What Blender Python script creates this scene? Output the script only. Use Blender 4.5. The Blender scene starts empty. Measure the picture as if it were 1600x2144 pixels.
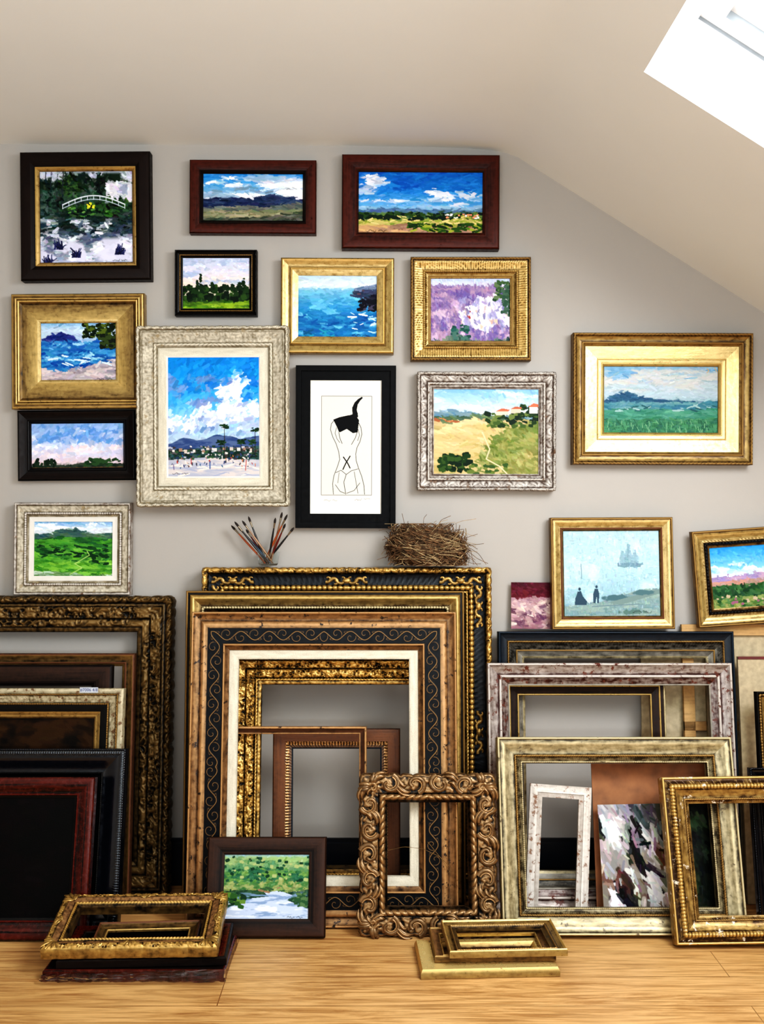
import bpy, math, random
import numpy as np
from mathutils import Matrix, Vector
random.seed(5); RNG=np.random.RandomState(7)
D=3.2; F=2253.5; CH=1.106
def PW(px,py,y):
    d=D+y
    return ((px-800)/F*d, y, CH-(py-1072)/F*d)
def lin(c):
    c=np.asarray(c,dtype=float)/255.0
    return np.where(c<=0.04045,c/12.92,((c+0.055)/1.055)**2.4)
def L4(c): 
    l=lin(c); return (float(l[0]),float(l[1]),float(l[2]),1.0)
scene=bpy.context.scene
COL=scene.collection
# ------------------------------------------------------------ noise
def vn(x,y,seed=0):
    x=np.asarray(x,dtype=float); y=np.asarray(y,dtype=float)
    xi=np.floor(x).astype(np.int64); yi=np.floor(y).astype(np.int64)
    fx=x-xi; fy=y-yi
    fx=fx*fx*(3-2*fx); fy=fy*fy*(3-2*fy)
    def h(a,b):
        n=(a*374761393+b*668265263+seed*97531)&0x7fffffff
        n=((n^(n>>13))*1274126177)&0x7fffffff
        n=(n^(n>>16))&0xffff
        return n/65535.0
    return (h(xi,yi)*(1-fx)+h(xi+1,yi)*fx)*(1-fy)+(h(xi,yi+1)*(1-fx)+h(xi+1,yi+1)*fx)*fy
def fbm(x,y,seed=0,o=4):
    a=.5;t=0;n=0
    for i in range(o):
        t=t+a*vn(x*2**i,y*2**i,seed+i*17); n+=a; a*=.5
    return t/n
# ------------------------------------------------------------ materials
MATS={}
def nodes(name):
    m=bpy.data.materials.new(name); m.use_nodes=True
    nt=m.node_tree; nt.nodes.clear()
    out=nt.nodes.new('ShaderNodeOutputMaterial'); b=nt.nodes.new('ShaderNodeBsdfPrincipled')
    nt.links.new(b.outputs[0],out.inputs[0])
    return m,nt,b
def mixc(nt,fac,a,b):
    n=nt.nodes.new('ShaderNodeMix'); n.data_type='RGBA'
    for sock,v in ((n.inputs[0],fac),(n.inputs[6],a),(n.inputs[7],b)):
        if isinstance(v,bpy.types.NodeSocket): nt.links.new(v,sock)
        else: sock.default_value=v
    return n.outputs[2]
def ramp(nt,src,a,b,va=0.0,vb=1.0):
    n=nt.nodes.new('ShaderNodeMapRange'); n.inputs[1].default_value=a; n.inputs[2].default_value=b
    n.inputs[3].default_value=va; n.inputs[4].default_value=vb
    nt.links.new(src,n.inputs[0]); return n.outputs[0]
def math_(nt,op,a,b):
    n=nt.nodes.new('ShaderNodeMath'); n.operation=op; n.use_clamp=False
    for s,v in ((n.inputs[0],a),(n.inputs[1],b)):
        if isinstance(v,bpy.types.NodeSocket): nt.links.new(v,s)
        else: s.default_value=v
    return n.outputs[0]
def FM(key,low,high,metal=0.0,rough=.5,wear=None,wthr=.6,grain=False,bump=.25,ns=90,nz=.5,spec=.4):
    m,nt,b=nodes(key)
    b.inputs['Specular IOR Level'].default_value=spec
    tc=nt.nodes.new('ShaderNodeTexCoord'); uv=nt.nodes.new('ShaderNodeUVMap'); uv.uv_map='UVMap'
    mp=nt.nodes.new('ShaderNodeMapping'); nt.links.new(uv.outputs[0],mp.inputs[0])
    mp.inputs['Scale'].default_value=(8,160,1) if grain else (22,110,1)
    n1=nt.nodes.new('ShaderNodeTexNoise'); n1.inputs['Scale'].default_value=1.0; n1.inputs['Detail'].default_value=6
    n1.inputs['Distortion'].default_value=.6 if grain else .2
    nt.links.new(mp.outputs[0],n1.inputs['Vector'])
    n2=nt.nodes.new('ShaderNodeTexNoise'); n2.inputs['Scale'].default_value=ns; n2.inputs['Detail'].default_value=5
    nt.links.new(tc.outputs['Object'],n2.inputs['Vector'])
    at=nt.nodes.new('ShaderNodeAttribute'); at.attribute_name='orn'
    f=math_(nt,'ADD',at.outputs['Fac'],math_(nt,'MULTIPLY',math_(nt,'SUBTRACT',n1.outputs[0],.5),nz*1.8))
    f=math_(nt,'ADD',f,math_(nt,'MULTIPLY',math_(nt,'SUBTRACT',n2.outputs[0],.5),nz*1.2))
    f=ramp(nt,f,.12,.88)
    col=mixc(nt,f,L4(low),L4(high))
    b.inputs['Metallic'].default_value=metal; b.inputs['Roughness'].default_value=rough
    if wear is not None:
        n3=nt.nodes.new('ShaderNodeTexNoise'); n3.inputs['Scale'].default_value=ns*.55; n3.inputs['Detail'].default_value=8; n3.inputs['Roughness'].default_value=.7
        nt.links.new(tc.outputs['Object'],n3.inputs['Vector'])
        w=ramp(nt,n3.outputs[0],wthr-.02,wthr+.03)
        col=mixc(nt,w,col,L4(wear))
        nt.links.new(ramp(nt,w,0,1,metal,0.0),b.inputs['Metallic'])
    nt.links.new(col,b.inputs['Base Color'])
    nt.links.new(ramp(nt,n2.outputs[0],.2,.8,max(rough-.12,.05),min(rough+.15,1)),b.inputs['Roughness'])
    if bump:
        bp=nt.nodes.new('ShaderNodeBump'); bp.inputs['Strength'].default_value=bump; bp.inputs['Distance'].default_value=.0015
        hsum=math_(nt,'ADD',n1.outputs[0],n2.outputs[0])
        nt.links.new(hsum,bp.inputs['Height']); nt.links.new(bp.outputs[0],b.inputs['Normal'])
    MATS[key]=m; return m
FM('gold_leaf',(60,42,22),(206,172,108),.62,.32,(74,50,30),.67,nz=.32,bump=.18)
FM('gold_bright',(108,84,44),(230,202,138),.6,.30,nz=.32,bump=.18)
FM('gold_pale',(132,104,56),(224,198,136),.7,.33,nz=.3)
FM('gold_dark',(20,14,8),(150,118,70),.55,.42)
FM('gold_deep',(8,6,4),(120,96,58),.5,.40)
FM('gold_ornate',(12,8,5),(208,166,96),.62,.33)
FM('gold_olive',(52,44,30),(210,194,152),.45,.40,(100,88,68),.61)
FM('copper_gold',(42,26,16),(190,146,100),.5,.36,(30,22,18),.60,nz=.4)
FM('copper_brown',(26,15,10),(104,66,42),.2,.5,grain=True)
FM('dark_wood',(5,3,3),(28,18,15),0,.45,grain=True,spec=.2)
FM('brown_wood',(11,7,6),(58,38,28),0,.45,grain=True,spec=.2)
FM('red_wood',(10,4,4),(74,28,17),0,.36,grain=True,nz=.7,spec=.25)
FM('tortoise',(8,2,2),(84,24,13),0,.22,grain=True,nz=.9,spec=.35)
FM('black_paint',(4,4,5),(16,15,16),0,.35,nz=.2,bump=.1,spec=.25)
FM('black_gloss',(3,4,7),(17,22,32),0,.15,nz=.2,bump=.08,spec=.7)
FM('black_satin',(3,3,4),(11,12,14),0,.5,nz=.2,bump=.1,spec=.12)
FM('navy_paint',(8,12,18),(28,40,52),0,.4,(90,72,46),.72,spec=.3,nz=.3)
FM('vine_paint',(7,10,15),(140,108,68),.1,.42,nz=.10,spec=.2)
FM('stone_cream',(104,94,74),(214,206,186),0,.75,(150,134,106),.6,bump=.7)
FM('linen_liner',(170,162,142),(220,214,196),0,.9,nz=.5,bump=.5,ns=300)
FM('white_liner',(205,202,194),(236,234,228),0,.8,nz=.2)
FM('silver_white',(66,50,40),(210,204,196),.15,.6,(104,82,66),.6,bump=.6)
FM('silver_red',(52,22,16),(206,196,188),.35,.38,(88,44,32),.58)
FM('silver_grey',(34,32,28),(160,154,142),.35,.45)
FM('cream_gold',(84,74,52),(212,200,168),.25,.55,(104,78,54),.57)
FM('carved_bronze',(11,8,6),(156,122,84),.5,.30,nz=.4)
FM('white_wood',(140,128,116),(222,216,208),0,.7,(130,98,80),.57,grain=True)
FM('raw_wood',(120,88,54),(188,148,98),0,.7,grain=True)
FM('gold_ribbed',(54,34,15),(214,176,108),.55,.34,(222,210,192),.62)
FM('taupe_wood',(40,28,22),(112,84,62),.1,.5,grain=True)
def simple(key,c,rough=.6,metal=0,**kw):
    m,nt,b=nodes(key); b.inputs['Base Color'].default_value=L4(c); b.inputs['Roughness'].default_value=rough; b.inputs['Metallic'].default_value=metal
    n=nt.nodes.new('ShaderNodeTexNoise'); n.inputs['Scale'].default_value=kw.get('ns',40); n.inputs['Detail'].default_value=5
    tc=nt.nodes.new('ShaderNodeTexCoord'); nt.links.new(tc.outputs['Object'],n.inputs['Vector'])
    v=kw.get('var',.12); c=np.array(c,float)
    nt.links.new(mixc(nt,ramp(nt,n.outputs[0],.3,.7),L4(np.clip(c*(1-v),0,255)),L4(np.clip(c*(1+v),0,255))),b.inputs['Base Color'])
    if kw.get('bump'):
        bp=nt.nodes.new('ShaderNodeBump'); bp.inputs['Strength'].default_value=kw['bump']; bp.inputs['Distance'].default_value=.002
        nt.links.new(n.outputs[0],bp.inputs['Height']); nt.links.new(bp.outputs[0],b.inputs['Normal'])
    MATS[key]=m; return m
def glassy(key,rough=.03,tint=(245,250,250)):
    m,nt,b=nodes(key); b.inputs['Base Color'].default_value=L4(tint); b.inputs['Roughness'].default_value=rough
    b.inputs['Transmission Weight'].default_value=1.0; b.inputs['IOR'].default_value=1.45; MATS[key]=m; return m
glassy('clear_glass'); glassy('bubble_plastic',.12)
m,nt,b=nodes('canvas_paint')
at=nt.nodes.new('ShaderNodeAttribute'); at.attribute_name='Col'; nt.links.new(at.outputs['Color'],b.inputs['Base Color'])
b.inputs['Roughness'].default_value=.5; b.inputs['Specular IOR Level'].default_value=.12
tc=nt.nodes.new('ShaderNodeTexCoord'); n=nt.nodes.new('ShaderNodeTexNoise'); n.inputs['Scale'].default_value=260; nt.links.new(tc.outputs['Object'],n.inputs['Vector'])
bp=nt.nodes.new('ShaderNodeBump'); bp.inputs['Strength'].default_value=.25; bp.inputs['Distance'].default_value=.001
nt.links.new(n.outputs[0],bp.inputs['Height']); nt.links.new(bp.outputs[0],b.inputs['Normal'])
MATS['canvas_paint']=m
# ------------------------------------------------------------ mesh helpers
class MB:
    def __init__(s): s.V=[];s.Fc=[];s.M=[];s.O=[];s.U=[];s.n=0;s.mats=[]
    def mi(s,key):
        if key not in s.mats: s.mats.append(key)
        return s.mats.index(key)
    def add(s,V,Fq,M,O=None,U=None):
        V=np.asarray(V,float).reshape(-1,3); n=len(V)
        s.V.append(V); s.Fc.append(np.asarray(Fq,np.int64).reshape(-1,4)+s.n)
        M=np.asarray(M); s.M.append(np.full(len(s.Fc[-1]),int(M)) if M.ndim==0 else M)
        s.O.append(np.full(n,.5) if O is None else np.asarray(O,float).ravel())
        s.U.append(V[:,[0,2]].copy() if U is None else np.asarray(U,float).reshape(-1,2))
        s.n+=n
    def mesh(s,name,angle=.7,smooth=True):
        V=np.concatenate(s.V); Fq=np.concatenate(s.Fc); M=np.concatenate(s.M); O=np.concatenate(s.O); U=np.concatenate(s.U)
        me=bpy.data.meshes.new(name)
        me.vertices.add(len(V)); me.vertices.foreach_set('co',V.ravel())
        me.loops.add(len(Fq)*4); me.loops.foreach_set('vertex_index',Fq.ravel().astype(np.int32))
        me.polygons.add(len(Fq)); me.polygons.foreach_set('loop_start',(np.arange(len(Fq))*4).astype(np.int32))
        for k in s.mats: me.materials.append(MATS[k])
        me.polygons.foreach_set('material_index',M.astype(np.int32))
        me.update(calc_edges=True)
        me.polygons.foreach_set('use_smooth',np.full(len(Fq),smooth))
        a=me.attributes.new('orn','FLOAT','POINT'); a.data.foreach_set('value',O.astype(np.float32))
        ul=me.uv_layers.new(name='UVMap'); ul.data.foreach_set('uv',U[Fq.ravel()].ravel().astype(np.float32))
        if smooth and angle: me.set_sharp_from_angle(angle=angle)
        me.update(); return me
def gridq(a,b,closed=False):
    i=np.arange(a-1)[:,None]; j=np.arange(b if closed else b-1)[None,:]
    j2=(j+1)%b
    return np.stack([i*b+j,i*b+j2,(i+1)*b+j2,(i+1)*b+j],-1).reshape(-1,4)
def tube(mb,P,R,key,ns=8,orn=.6,flat=1.0):
    P=np.asarray(P,float); R=np.asarray(R,float)*np.ones(len(P))
    T=np.gradient(P,axis=0); T/=np.linalg.norm(T,axis=1)[:,None]+1e-12
    ref=np.array([0,1,0.]) if abs(T[:,1]).mean()<.8 else np.array([1.,0,0])
    N=np.cross(T,ref); N/=np.linalg.norm(N,axis=1)[:,None]+1e-12
    B=np.cross(T,N)
    a=np.linspace(0,2*np.pi,ns,endpoint=False)
    V=P[:,None,:]+R[:,None,None]*(N[:,None,:]*np.cos(a)[None,:,None]+flat*B[:,None,:]*np.sin(a)[None,:,None])
    V=V.reshape(-1,3)
    mb.add(V,gridq(len(P),ns,True)[:,::-1],mb.mi(key),np.full(len(V),orn))
def box(mb,c,s,key,orn=.5,rot=None):
    v=np.array([[x,y,z] for x in(-.5,.5) for y in(-.5,.5) for z in(-.5,.5)])*np.array(s)
    if rot is not None: v=v@np.array(rot).T
    v=v+np.array(c)
    f=[[0,1,3,2],[4,6,7,5],[0,4,5,1],[2,3,7,6],[0,2,6,4],[1,5,7,3]]
    mb.add(v,f,mb.mi(key),np.full(8,orn))
def lathe(mb,prof,key,c=(0,0,0),ns=32,sx=1,sy=1):
    prof=np.array(prof); a=np.linspace(0,2*np.pi,ns,endpoint=False)
    V=np.stack([prof[:,0][:,None]*np.cos(a)*sx+c[0],prof[:,0][:,None]*np.sin(a)*sy+c[1],np.repeat(prof[:,1][:,None],ns,1)+c[2]],-1).reshape(-1,3)
    mb.add(V,gridq(len(prof),ns,True),mb.mi(key))
def obj(name,me,mat=None,parent=None,**props):
    o=bpy.data.objects.new(name,me); COL.objects.link(o)
    if parent is not None: o.parent=parent
    if mat is not None:
        if parent is None: o.matrix_world=mat
        else: o.matrix_local=mat
    for k,v in props.items(): o[k]=v
    return o
# ------------------------------------------------------------ moulding ornaments: (d px, v 0..1, w px, p)
def orn_h(kind,d,v,w,p):
    if kind=='bead':
        a=((d/p)%1-.5)*2; b=(v-.5)*2; return np.sqrt(np.clip(1-a*a*1.1-b*b,0,1))
    if kind=='rib':
        return (.5+.5*np.cos(2*np.pi*d/p))**.6*np.sin(np.pi*np.clip(v,0,1))**.4
    if kind=='flute':
        return np.abs(np.sin(np.pi*d/p))**.5*np.sin(np.pi*np.clip(v,0.02,.98))**.3
    if kind=='rope':
        t=(d/p+v*.9)%1; return np.sin(np.pi*t)**.6*np.sin(np.pi*np.clip(v,.01,.99))**.5
    win=np.clip(np.minimum(v,1-v)*w/2.2,0,1)
    if kind=='leaf':
        a=((d/p)%1-.5)*2; b=(v-.5)*2
        h=np.abs(np.sin(2.2*np.pi*np.abs(a)+2.4*b))*(1-.55*np.abs(b)); 
        return np.clip(h*(1-.4*np.abs(a)**3),0,1)*win
    if kind=='acanthus':
        a=((d/p)%1-.5)*2; b=(v-.5)*2
        r=np.hypot(a,(b+.3)); th=np.arctan2(b+.9,a)
        h=np.abs(np.cos(th*4.5+1.5*r))*np.clip(1.3-r*.7,0,1)
        e=fbm(d/8,v*w/8,5,3)
        return np.clip(.75*h+.6*(e-.35),0,1)*win
    if kind=='lumps':
        n=fbm(d/p,v*w/p,21,3); return np.clip(1-np.abs(n-.5)*5,0,1)*win
    if kind=='foliage':
        n=fbm(d/p+.8*vn(d/p,v*w/p,71),v*w/p,21,3); n2=fbm(d/p*1.6+7,v*w/p*1.6,29,2)
        r=np.clip(1-np.abs(n-.5)*6,0,1)**.7; q=np.clip(1-np.abs(n2-.5)*6,0,1)**.7
        return np.maximum(r,q*.8)*win
    if kind=='rough':
        return fbm(d/p,v*w/p,31,4)*win
    if kind=='vine':
        ph=2*np.pi*d/p; b=(v-.5)*2
        cur=.55*np.sin(ph); sl=.55*np.cos(ph)*2*np.pi/p
        dist=np.abs(b-cur)*w/2/np.sqrt(1+(sl*w/2)**2)
        m=np.clip(1.15-dist,0,1)
        a2=((2*d/p)%1-.5)*p/2; s2=np.where(np.floor(2*d/p)%2==0,-1,1)
        cy=s2*.22*w/2; X=a2; Y=(b*w/2-cy)*s2; rr=np.hypot(X,Y); th=np.arctan2(Y,X)
        spi=np.abs(((rr-th*w*.055)/(w*.345))%1-.5)*w*.345
        m=np.maximum(m,np.clip(1.05-spi,0,1)*(rr<w*.36)*.8)
        lf=np.hypot((a2-p*.16)/5,(b*w/2+s2*w*.22)/2.4); m=np.maximum(m,np.clip((1.15-lf)*2,0,1)*(np.clip(lf*2.2-1,0,1))*.8)
        return m
    if kind=='dentil':
        return ((d/p)%1<.6)*1.0
    return np.zeros_like(d)
def frame_mesh(name,W,H,segs,th,k,edge=0,eper=40,extra=None,z0=0):
    us=[0.];zs=[float(z0)];sid=[];
    for si,sg in enumerate(segs):
        t,w,dz=sg[0],sg[1],sg[2]
        hasorn=len(sg)>4
        n={'flat':1,'slope':1,'cove':6,'ovo':6,'round':7,'step':1,'ogee':8}[t]
        if hasorn: n=max(n,int(w/(1.05 if sg[4]=='vine' else 1.5)))
        u0,zz=us[-1],zs[-1]
        for i in range(1,n+1):
            q=i/n
            if t in('flat','slope','step'): z=zz+dz*q
            elif t=='cove': z=zz+dz*(1-math.cos(q*math.pi/2)) if dz>0 else zz+dz*math.sin(q*math.pi/2)
            elif t=='ovo': z=zz+dz*math.sin(q*math.pi/2) if dz>0 else zz+dz*(1-math.cos(q*math.pi/2))
            elif t=='ogee': z=zz+dz*(q-math.sin(2*math.pi*q)/(2*math.pi))
            elif t=='round': z=zz+dz*math.sin(q*math.pi)
            us.append(u0+w*q); zs.append(z); sid.append(si)
    us=np.array(us); zs=np.array(zs); sid=np.array([0]+sid)
    U=us[-1]
    has=any(len(s)>4 for s in segs) or edge
    sstep=1.05 if any(len(s)>4 and s[4]=='vine' for s in segs) else 1.7
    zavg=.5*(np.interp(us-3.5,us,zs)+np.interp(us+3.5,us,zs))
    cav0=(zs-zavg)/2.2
    mb=MB()
    mcol=[mb.mi(segs[0][3])]+[mb.mi(segs[i][3]) for i in sid[1:]]+[mb.mi(segs[-1][3]),mb.mi('raw_wood')]
    segu0=np.cumsum([0]+[s[1] for s in segs])
    for side in range(4):
        Lh=(W if side%2==0 else H)/2/k; Oh=(H if side%2==0 else W)/2/k
        ns=max(2,int(2*Lh/sstep)) if has else 2
        sg=np.linspace(-1,1,ns)[:,None]
        s=(Lh-us[None,:])*sg; d=Lh-np.abs(s)
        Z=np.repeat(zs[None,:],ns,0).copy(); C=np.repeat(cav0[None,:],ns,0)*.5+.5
        for si,g in enumerate(segs):
            if len(g)>4:
                cols=np.where(sid==si)[0]
                v=(us[cols]-segu0[si])/g[1]
                v=np.repeat(v[None,:],ns,0)
                h=orn_h(g[4],d[:,cols],v,g[1],g[6])
                Z[:,cols]+=g[5]*h
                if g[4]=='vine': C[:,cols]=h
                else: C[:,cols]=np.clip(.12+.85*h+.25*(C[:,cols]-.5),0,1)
        uu=np.repeat(us[None,:],ns,0).copy()
        if edge:
            dd=d[:,0:1]
            e=edge*(np.abs(np.sin(np.pi*dd/eper))**.5-.3+.5*(vn(dd/7,dd*0,9)-.5))
            uu=uu-e*np.clip(1-us[None,:]/18,0,1)*np.clip(dd/6,0,1)
        a=Oh-uu
        y=-Z*k
        s_=np.concatenate([s[:,:1],s,s[:,-1:]],1); a_=np.concatenate([a[:,:1],a,a[:,-1:]],1)
        y_=np.concatenate([np.full((ns,1),th),y,np.full((ns,1),th)],1)
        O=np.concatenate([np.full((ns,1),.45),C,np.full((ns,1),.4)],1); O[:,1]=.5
        ca,sa=[(1,0),(0,-1),(-1,0),(0,1)][side]
        x=s_*ca - a_*sa; z=s_*sa + a_*ca
        V=np.stack([x*k,y_,z*k+H/2],-1)
        Uv=np.stack([s_*k+side*3.1,np.concatenate([us[:1]-8,us,us[-1:]+8])[None,:]*k+np.zeros((ns,1))],-1)
        nc=len(us)+2
        q=gridq(ns,nc,True)
        mm=np.tile(np.array(mcol),ns-1)
        mb.add(V,q,mm,O,Uv)
    if extra: extra(mb,W,H,k)
    me=mb.mesh(name,.9 if has else .5)
    return me,U,zs[-1]
# ------------------------------------------------------------ painter
class PT:
    def __init__(s,bx,seed=1,res=1.0,base=(128,128,128)):
        s.b=bx; s.res=res; x0,y0,x1,y1=bx
        s.w=int((x1-x0)*res)+1; s.h=int((y1-y0)*res)+1
        s.X,s.Y=np.meshgrid(np.linspace(x0,x1,s.w),np.linspace(y0,y1,s.h))
        s.I=np.zeros((s.h,s.w,3))+np.array(base,float); s.seed=seed; s.r=np.random.RandomState(seed)
    def N(s,sx,sy=None,o=4): 
        s.seed+=13; return fbm(s.X/sx,s.Y/(sy or sx),s.seed,o)
    def bl(s,m,c):
        m=np.clip(m,0,1)[...,None]; s.I=s.I*(1-m)+np.asarray(c,float)*m; return s
    def grad(s,st):
        ys=[a for a,_ in st]
        for i in range(3): s.I[...,i]=np.interp(s.Y,ys,[c[i] for _,c in st])
        return s
    def below(s,pts,c,amp=2,sc=9,c2=None,s2=(14,5),a=1):
        e=np.interp(s.X,[p[0] for p in pts],[p[1] for p in pts])+(s.N(sc)-.5)*2*amp*1.6
        m=np.clip(s.Y-e,0,1)*a
        if c2 is not None:
            f=np.clip((s.N(*s2)-.5)*4+.5,0,1)[...,None]; c=np.asarray(c,float)*(1-f)+np.asarray(c2,float)*f
        return s.bl(m,c)
    def blob(s,cx,cy,rx,ry,c,rag=.9,sc=6,a=1,c2=None):
        r=np.hypot((s.X-cx)/rx,(s.Y-cy)/ry)+(s.N(sc)-.5)*2*rag
        if c2 is not None:
            f=np.clip((s.N(5,4)-.5)*5+.5,0,1)[...,None]; c=np.asarray(c,float)*(1-f)+np.asarray(c2,float)*f
        return s.bl(np.clip((1-r)*5,0,1)*a,c)
    def cloud(s,y0,y1,c,thr=.5,sx=30,sy=14,a=1,sh=8,x0=-1e9,x1=1e9):
        m=np.clip((s.N(sx,sy)-thr)*sh,0,1)*np.clip((s.Y-y0)/8,0,1)*np.clip((y1-s.Y)/8,0,1)*np.clip((s.X-x0)/10,0,1)*np.clip((x1-s.X)/10,0,1)
        return s.bl(m*a,c)
    def spots(s,n,x0,y0,x1,y1,rx,ry,cols):
        for i in range(n):
            cx,cy=s.r.uniform(x0,x1),s.r.uniform(y0,y1); f=s.r.uniform(.5,1.3)
            s._e(cx,cy,rx*f,ry*f,s.r.uniform(-.5,.5),cols[s.r.randint(len(cols))])
        return s
    def _e(s,cx,cy,rx,ry,an,c,a=1.0):
        R=max(rx,ry)+2; x0,y0=s.b[0],s.b[1]; q=s.res
        i0,i1=max(0,int((cy-R-y0)*q)),min(s.h,int((cy+R-y0)*q)+2); j0,j1=max(0,int((cx-R-x0)*q)),min(s.w,int((cx+R-x0)*q)+2)
        if i1<=i0 or j1<=j0: return
        X=s.X[i0:i1,j0:j1]-cx; Y=s.Y[i0:i1,j0:j1]-cy
        u=(X*math.cos(an)+Y*math.sin(an))/rx; v=(-X*math.sin(an)+Y*math.cos(an))/ry
        m=(np.clip((1-(u**4+v**4))*3,0,1)*a)[...,None]
        s.I[i0:i1,j0:j1]=s.I[i0:i1,j0:j1]*(1-m)+np.asarray(c,float)*m
    def daub(s,n=1500,L=6,w=2.2,ang=0,sp=.5,jit=14,x0=None,y0=None,x1=None,y1=None):
        b=s.b; x0=b[0] if x0 is None else x0;y0=b[1] if y0 is None else y0;x1=b[2] if x1 is None else x1;y1=b[3] if y1 is None else y1
        src=s.I.copy()
        for i in range(n):
            cx,cy=s.r.uniform(x0,x1),s.r.uniform(y0,y1)
            ii=min(s.h-1,max(0,int((cy-b[1])*s.res))); jj=min(s.w-1,max(0,int((cx-b[0])*s.res)))
            c=np.clip(src[ii,jj]+s.r.normal(0,jit)+s.r.normal(0,jit*.35,3),0,255)
            f=s.r.uniform(.6,1.4)
            s._e(cx,cy,L*f,w*f,ang+s.r.normal(0,sp),c,.85)
        return s
    def line(s,pts,w,c,a=1):
        dm=np.full(s.X.shape,1e9)
        for (ax,ay),(bx,by) in zip(pts[:-1],pts[1:]):
            vx,vy=bx-ax,by-ay; l=vx*vx+vy*vy+1e-9
            t=np.clip(((s.X-ax)*vx+(s.Y-ay)*vy)/l,0,1)
            dm=np.minimum(dm,np.hypot(s.X-ax-t*vx,s.Y-ay-t*vy))
        return s.bl(np.clip((w/2-dm)*s.res+.5,0,1)*a,c)
    def poly(s,pts,c,a=1):
        ins=np.zeros(s.X.shape,bool); n=len(pts)
        for i in range(n):
            xa,ya=pts[i]; xb,yb=pts[(i+1)%n]
            cnd=((ya>s.Y)!=(yb>s.Y))
            xi=(xb-xa)*(s.Y-ya)/((yb-ya) if yb!=ya else 1e-9)+xa
            ins^=cnd&(s.X<xi)
        return s.bl(ins*a*1.0,c)
    def sig(s,x,y,c,w=34):
        pts=[(x,y)]
        for i in range(1,16): pts.append((x+w*i/16+s.r.uniform(-1,1),y+s.r.uniform(-3.2,2.2)))
        return s.line(pts[:8],.9,c,.8).line(pts[9:],.9,c,.8)
    def mesh(s,name,W,H,con=1.0):
        Vx=(s.X-s.b[0])/(s.b[2]-s.b[0])*W-W/2; Vz=H-(s.Y-s.b[1])/(s.b[3]-s.b[1])*H
        V=np.stack([Vx,np.zeros_like(Vx),Vz],-1).reshape(-1,3)
        mb=MB(); mb.add(V,gridq(s.h,s.w),mb.mi('canvas_paint'))
        t=.004; me=None
        rim=np.array([[-W/2,0,0],[W/2,0,0],[W/2,0,H],[-W/2,0,H],[-W/2,t,0],[W/2,t,0],[W/2,t,H],[-W/2,t,H]])
        mb.add(rim,[[0,1,5,4],[1,2,6,5],[2,3,7,6],[3,0,4,7],[4,5,6,7]],mb.mi('raw_wood'))
        me=mb.mesh(name,None,False)
        I=s.I; g=I.mean(-1,keepdims=True); I=g+(I-g)*1.0; I=128+(I-128)*1.06
        c=np.ones((mb.n,4)); c[:s.h*s.w,:3]=lin(np.clip(I,3,250)).reshape(-1,3)
        a=me.attributes.new('Col','FLOAT_COLOR','POINT'); a.data.foreach_set('color',c.ravel().astype(np.float32))
        return me
# ------------------------------------------------------------ paintings
def p_bridge(b):
    s=PT(b,11,1,(36,52,46)).grad([(350,(190,198,220)),(372,(196,200,215)),(395,(60,84,70)),(430,(40,60,50)),(470,(60,72,86)),(553,(150,158,185))])
    s.cloud(350,400,(28,46,34),.42,14,18).blob(150,380,26,28,(22,40,30),.7,6,1,(60,90,50)).blob(175,365,22,10,(24,44,38),.9,5).blob(213,375,14,22,(18,32,28))
    s.poly([(228,378),(262,372),(285,380),(285,420),(225,420)],(214,214,226)).blob(262,390,10,16,(150,160,185))
    for x in(92,104,118,130): s.line([(x,430),(x+4,352)],2,(40,46,60))
    s.blob(100,420,26,34,(20,38,34),.8,7,1,(64,88,80)).blob(245,428,34,22,(24,48,36),.8,6,1,(52,92,44)).blob(200,436,60,18,(18,34,28),.8,6,1,(48,84,40))
    s.daub(900,5,2,0.6,.9,18)
    pts=[(132+i*13.5,424-20*math.sin(math.pi*i/10)) for i in range(11)]
    s.line(pts,2.4,(226,232,244)).line([(x,y+8) for x,y in pts],1.6,(190,205,222))
    for x,y in pts: s.line([(x,y),(x,y+9)],1.3,(220,228,240))
    s.spots(8,186,420,200,432,3,2,[(226,220,60),(200,210,70)]).spots(30,130,430,250,452,5,2,[(90,140,70),(40,90,60),(120,160,90),(20,50,40)])
    s.cloud(452,553,(222,226,242),.46,26,20,1,9).cloud(452,500,(40,62,74),.54,22,7,1,9).cloud(440,490,(24,42,38),.5,34,7,1,9)
    s.daub(1200,7,2.2,0,.35,14,y0=445)
    s.cloud(495,553,(214,214,236),.4,34,20,.9,9)
    for cx,cy in((160,528),(255,522),(122,510),(100,545)): 
        for i in range(26):
            a=s.r.uniform(-2.6,-.5); l=s.r.uniform(8,24); s.line([(cx+s.r.uniform(-10,10),cy+12),(cx+s.r.uniform(-6,6)+l*math.cos(a)*.7,cy+12+l*math.sin(a))],2,[(30,34,78),(22,26,52),(48,52,100)][i%3])
    return s.sig(240,548,(30,30,40))
def p_cloudhill(b):
    s=PT(b,21).grad([(362,(40,124,204)),(385,(70,150,214)),(408,(150,180,205)),(420,(110,130,150)),(462,(120,124,100))])
    s.cloud(374,420,(240,243,248),.38,44,12,1,10).cloud(362,395,(232,240,248),.54,40,10).cloud(385,415,(120,132,152),.56,50,8,.8).blob(560,372,80,8,(204,208,218),.6,12,.6)
    s.below([(424,415),(470,410),(520,412),(570,404),(634,412)],(28,42,76),2,16,(52,66,98))
    s.below([(424,432),(500,428),(560,430),(634,418)],(124,124,114),2,20,(90,98,94),(40,4)).below([(424,440),(634,436)],(156,148,122),2,20,(110,118,90),(50,4)).below([(424,452),(540,450),(634,440)],(96,98,90),2,12,(58,68,58),(30,4))
    return s.daub(1500,9,1.8,0,.25,9).sig(590,458,(30,30,30))
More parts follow.
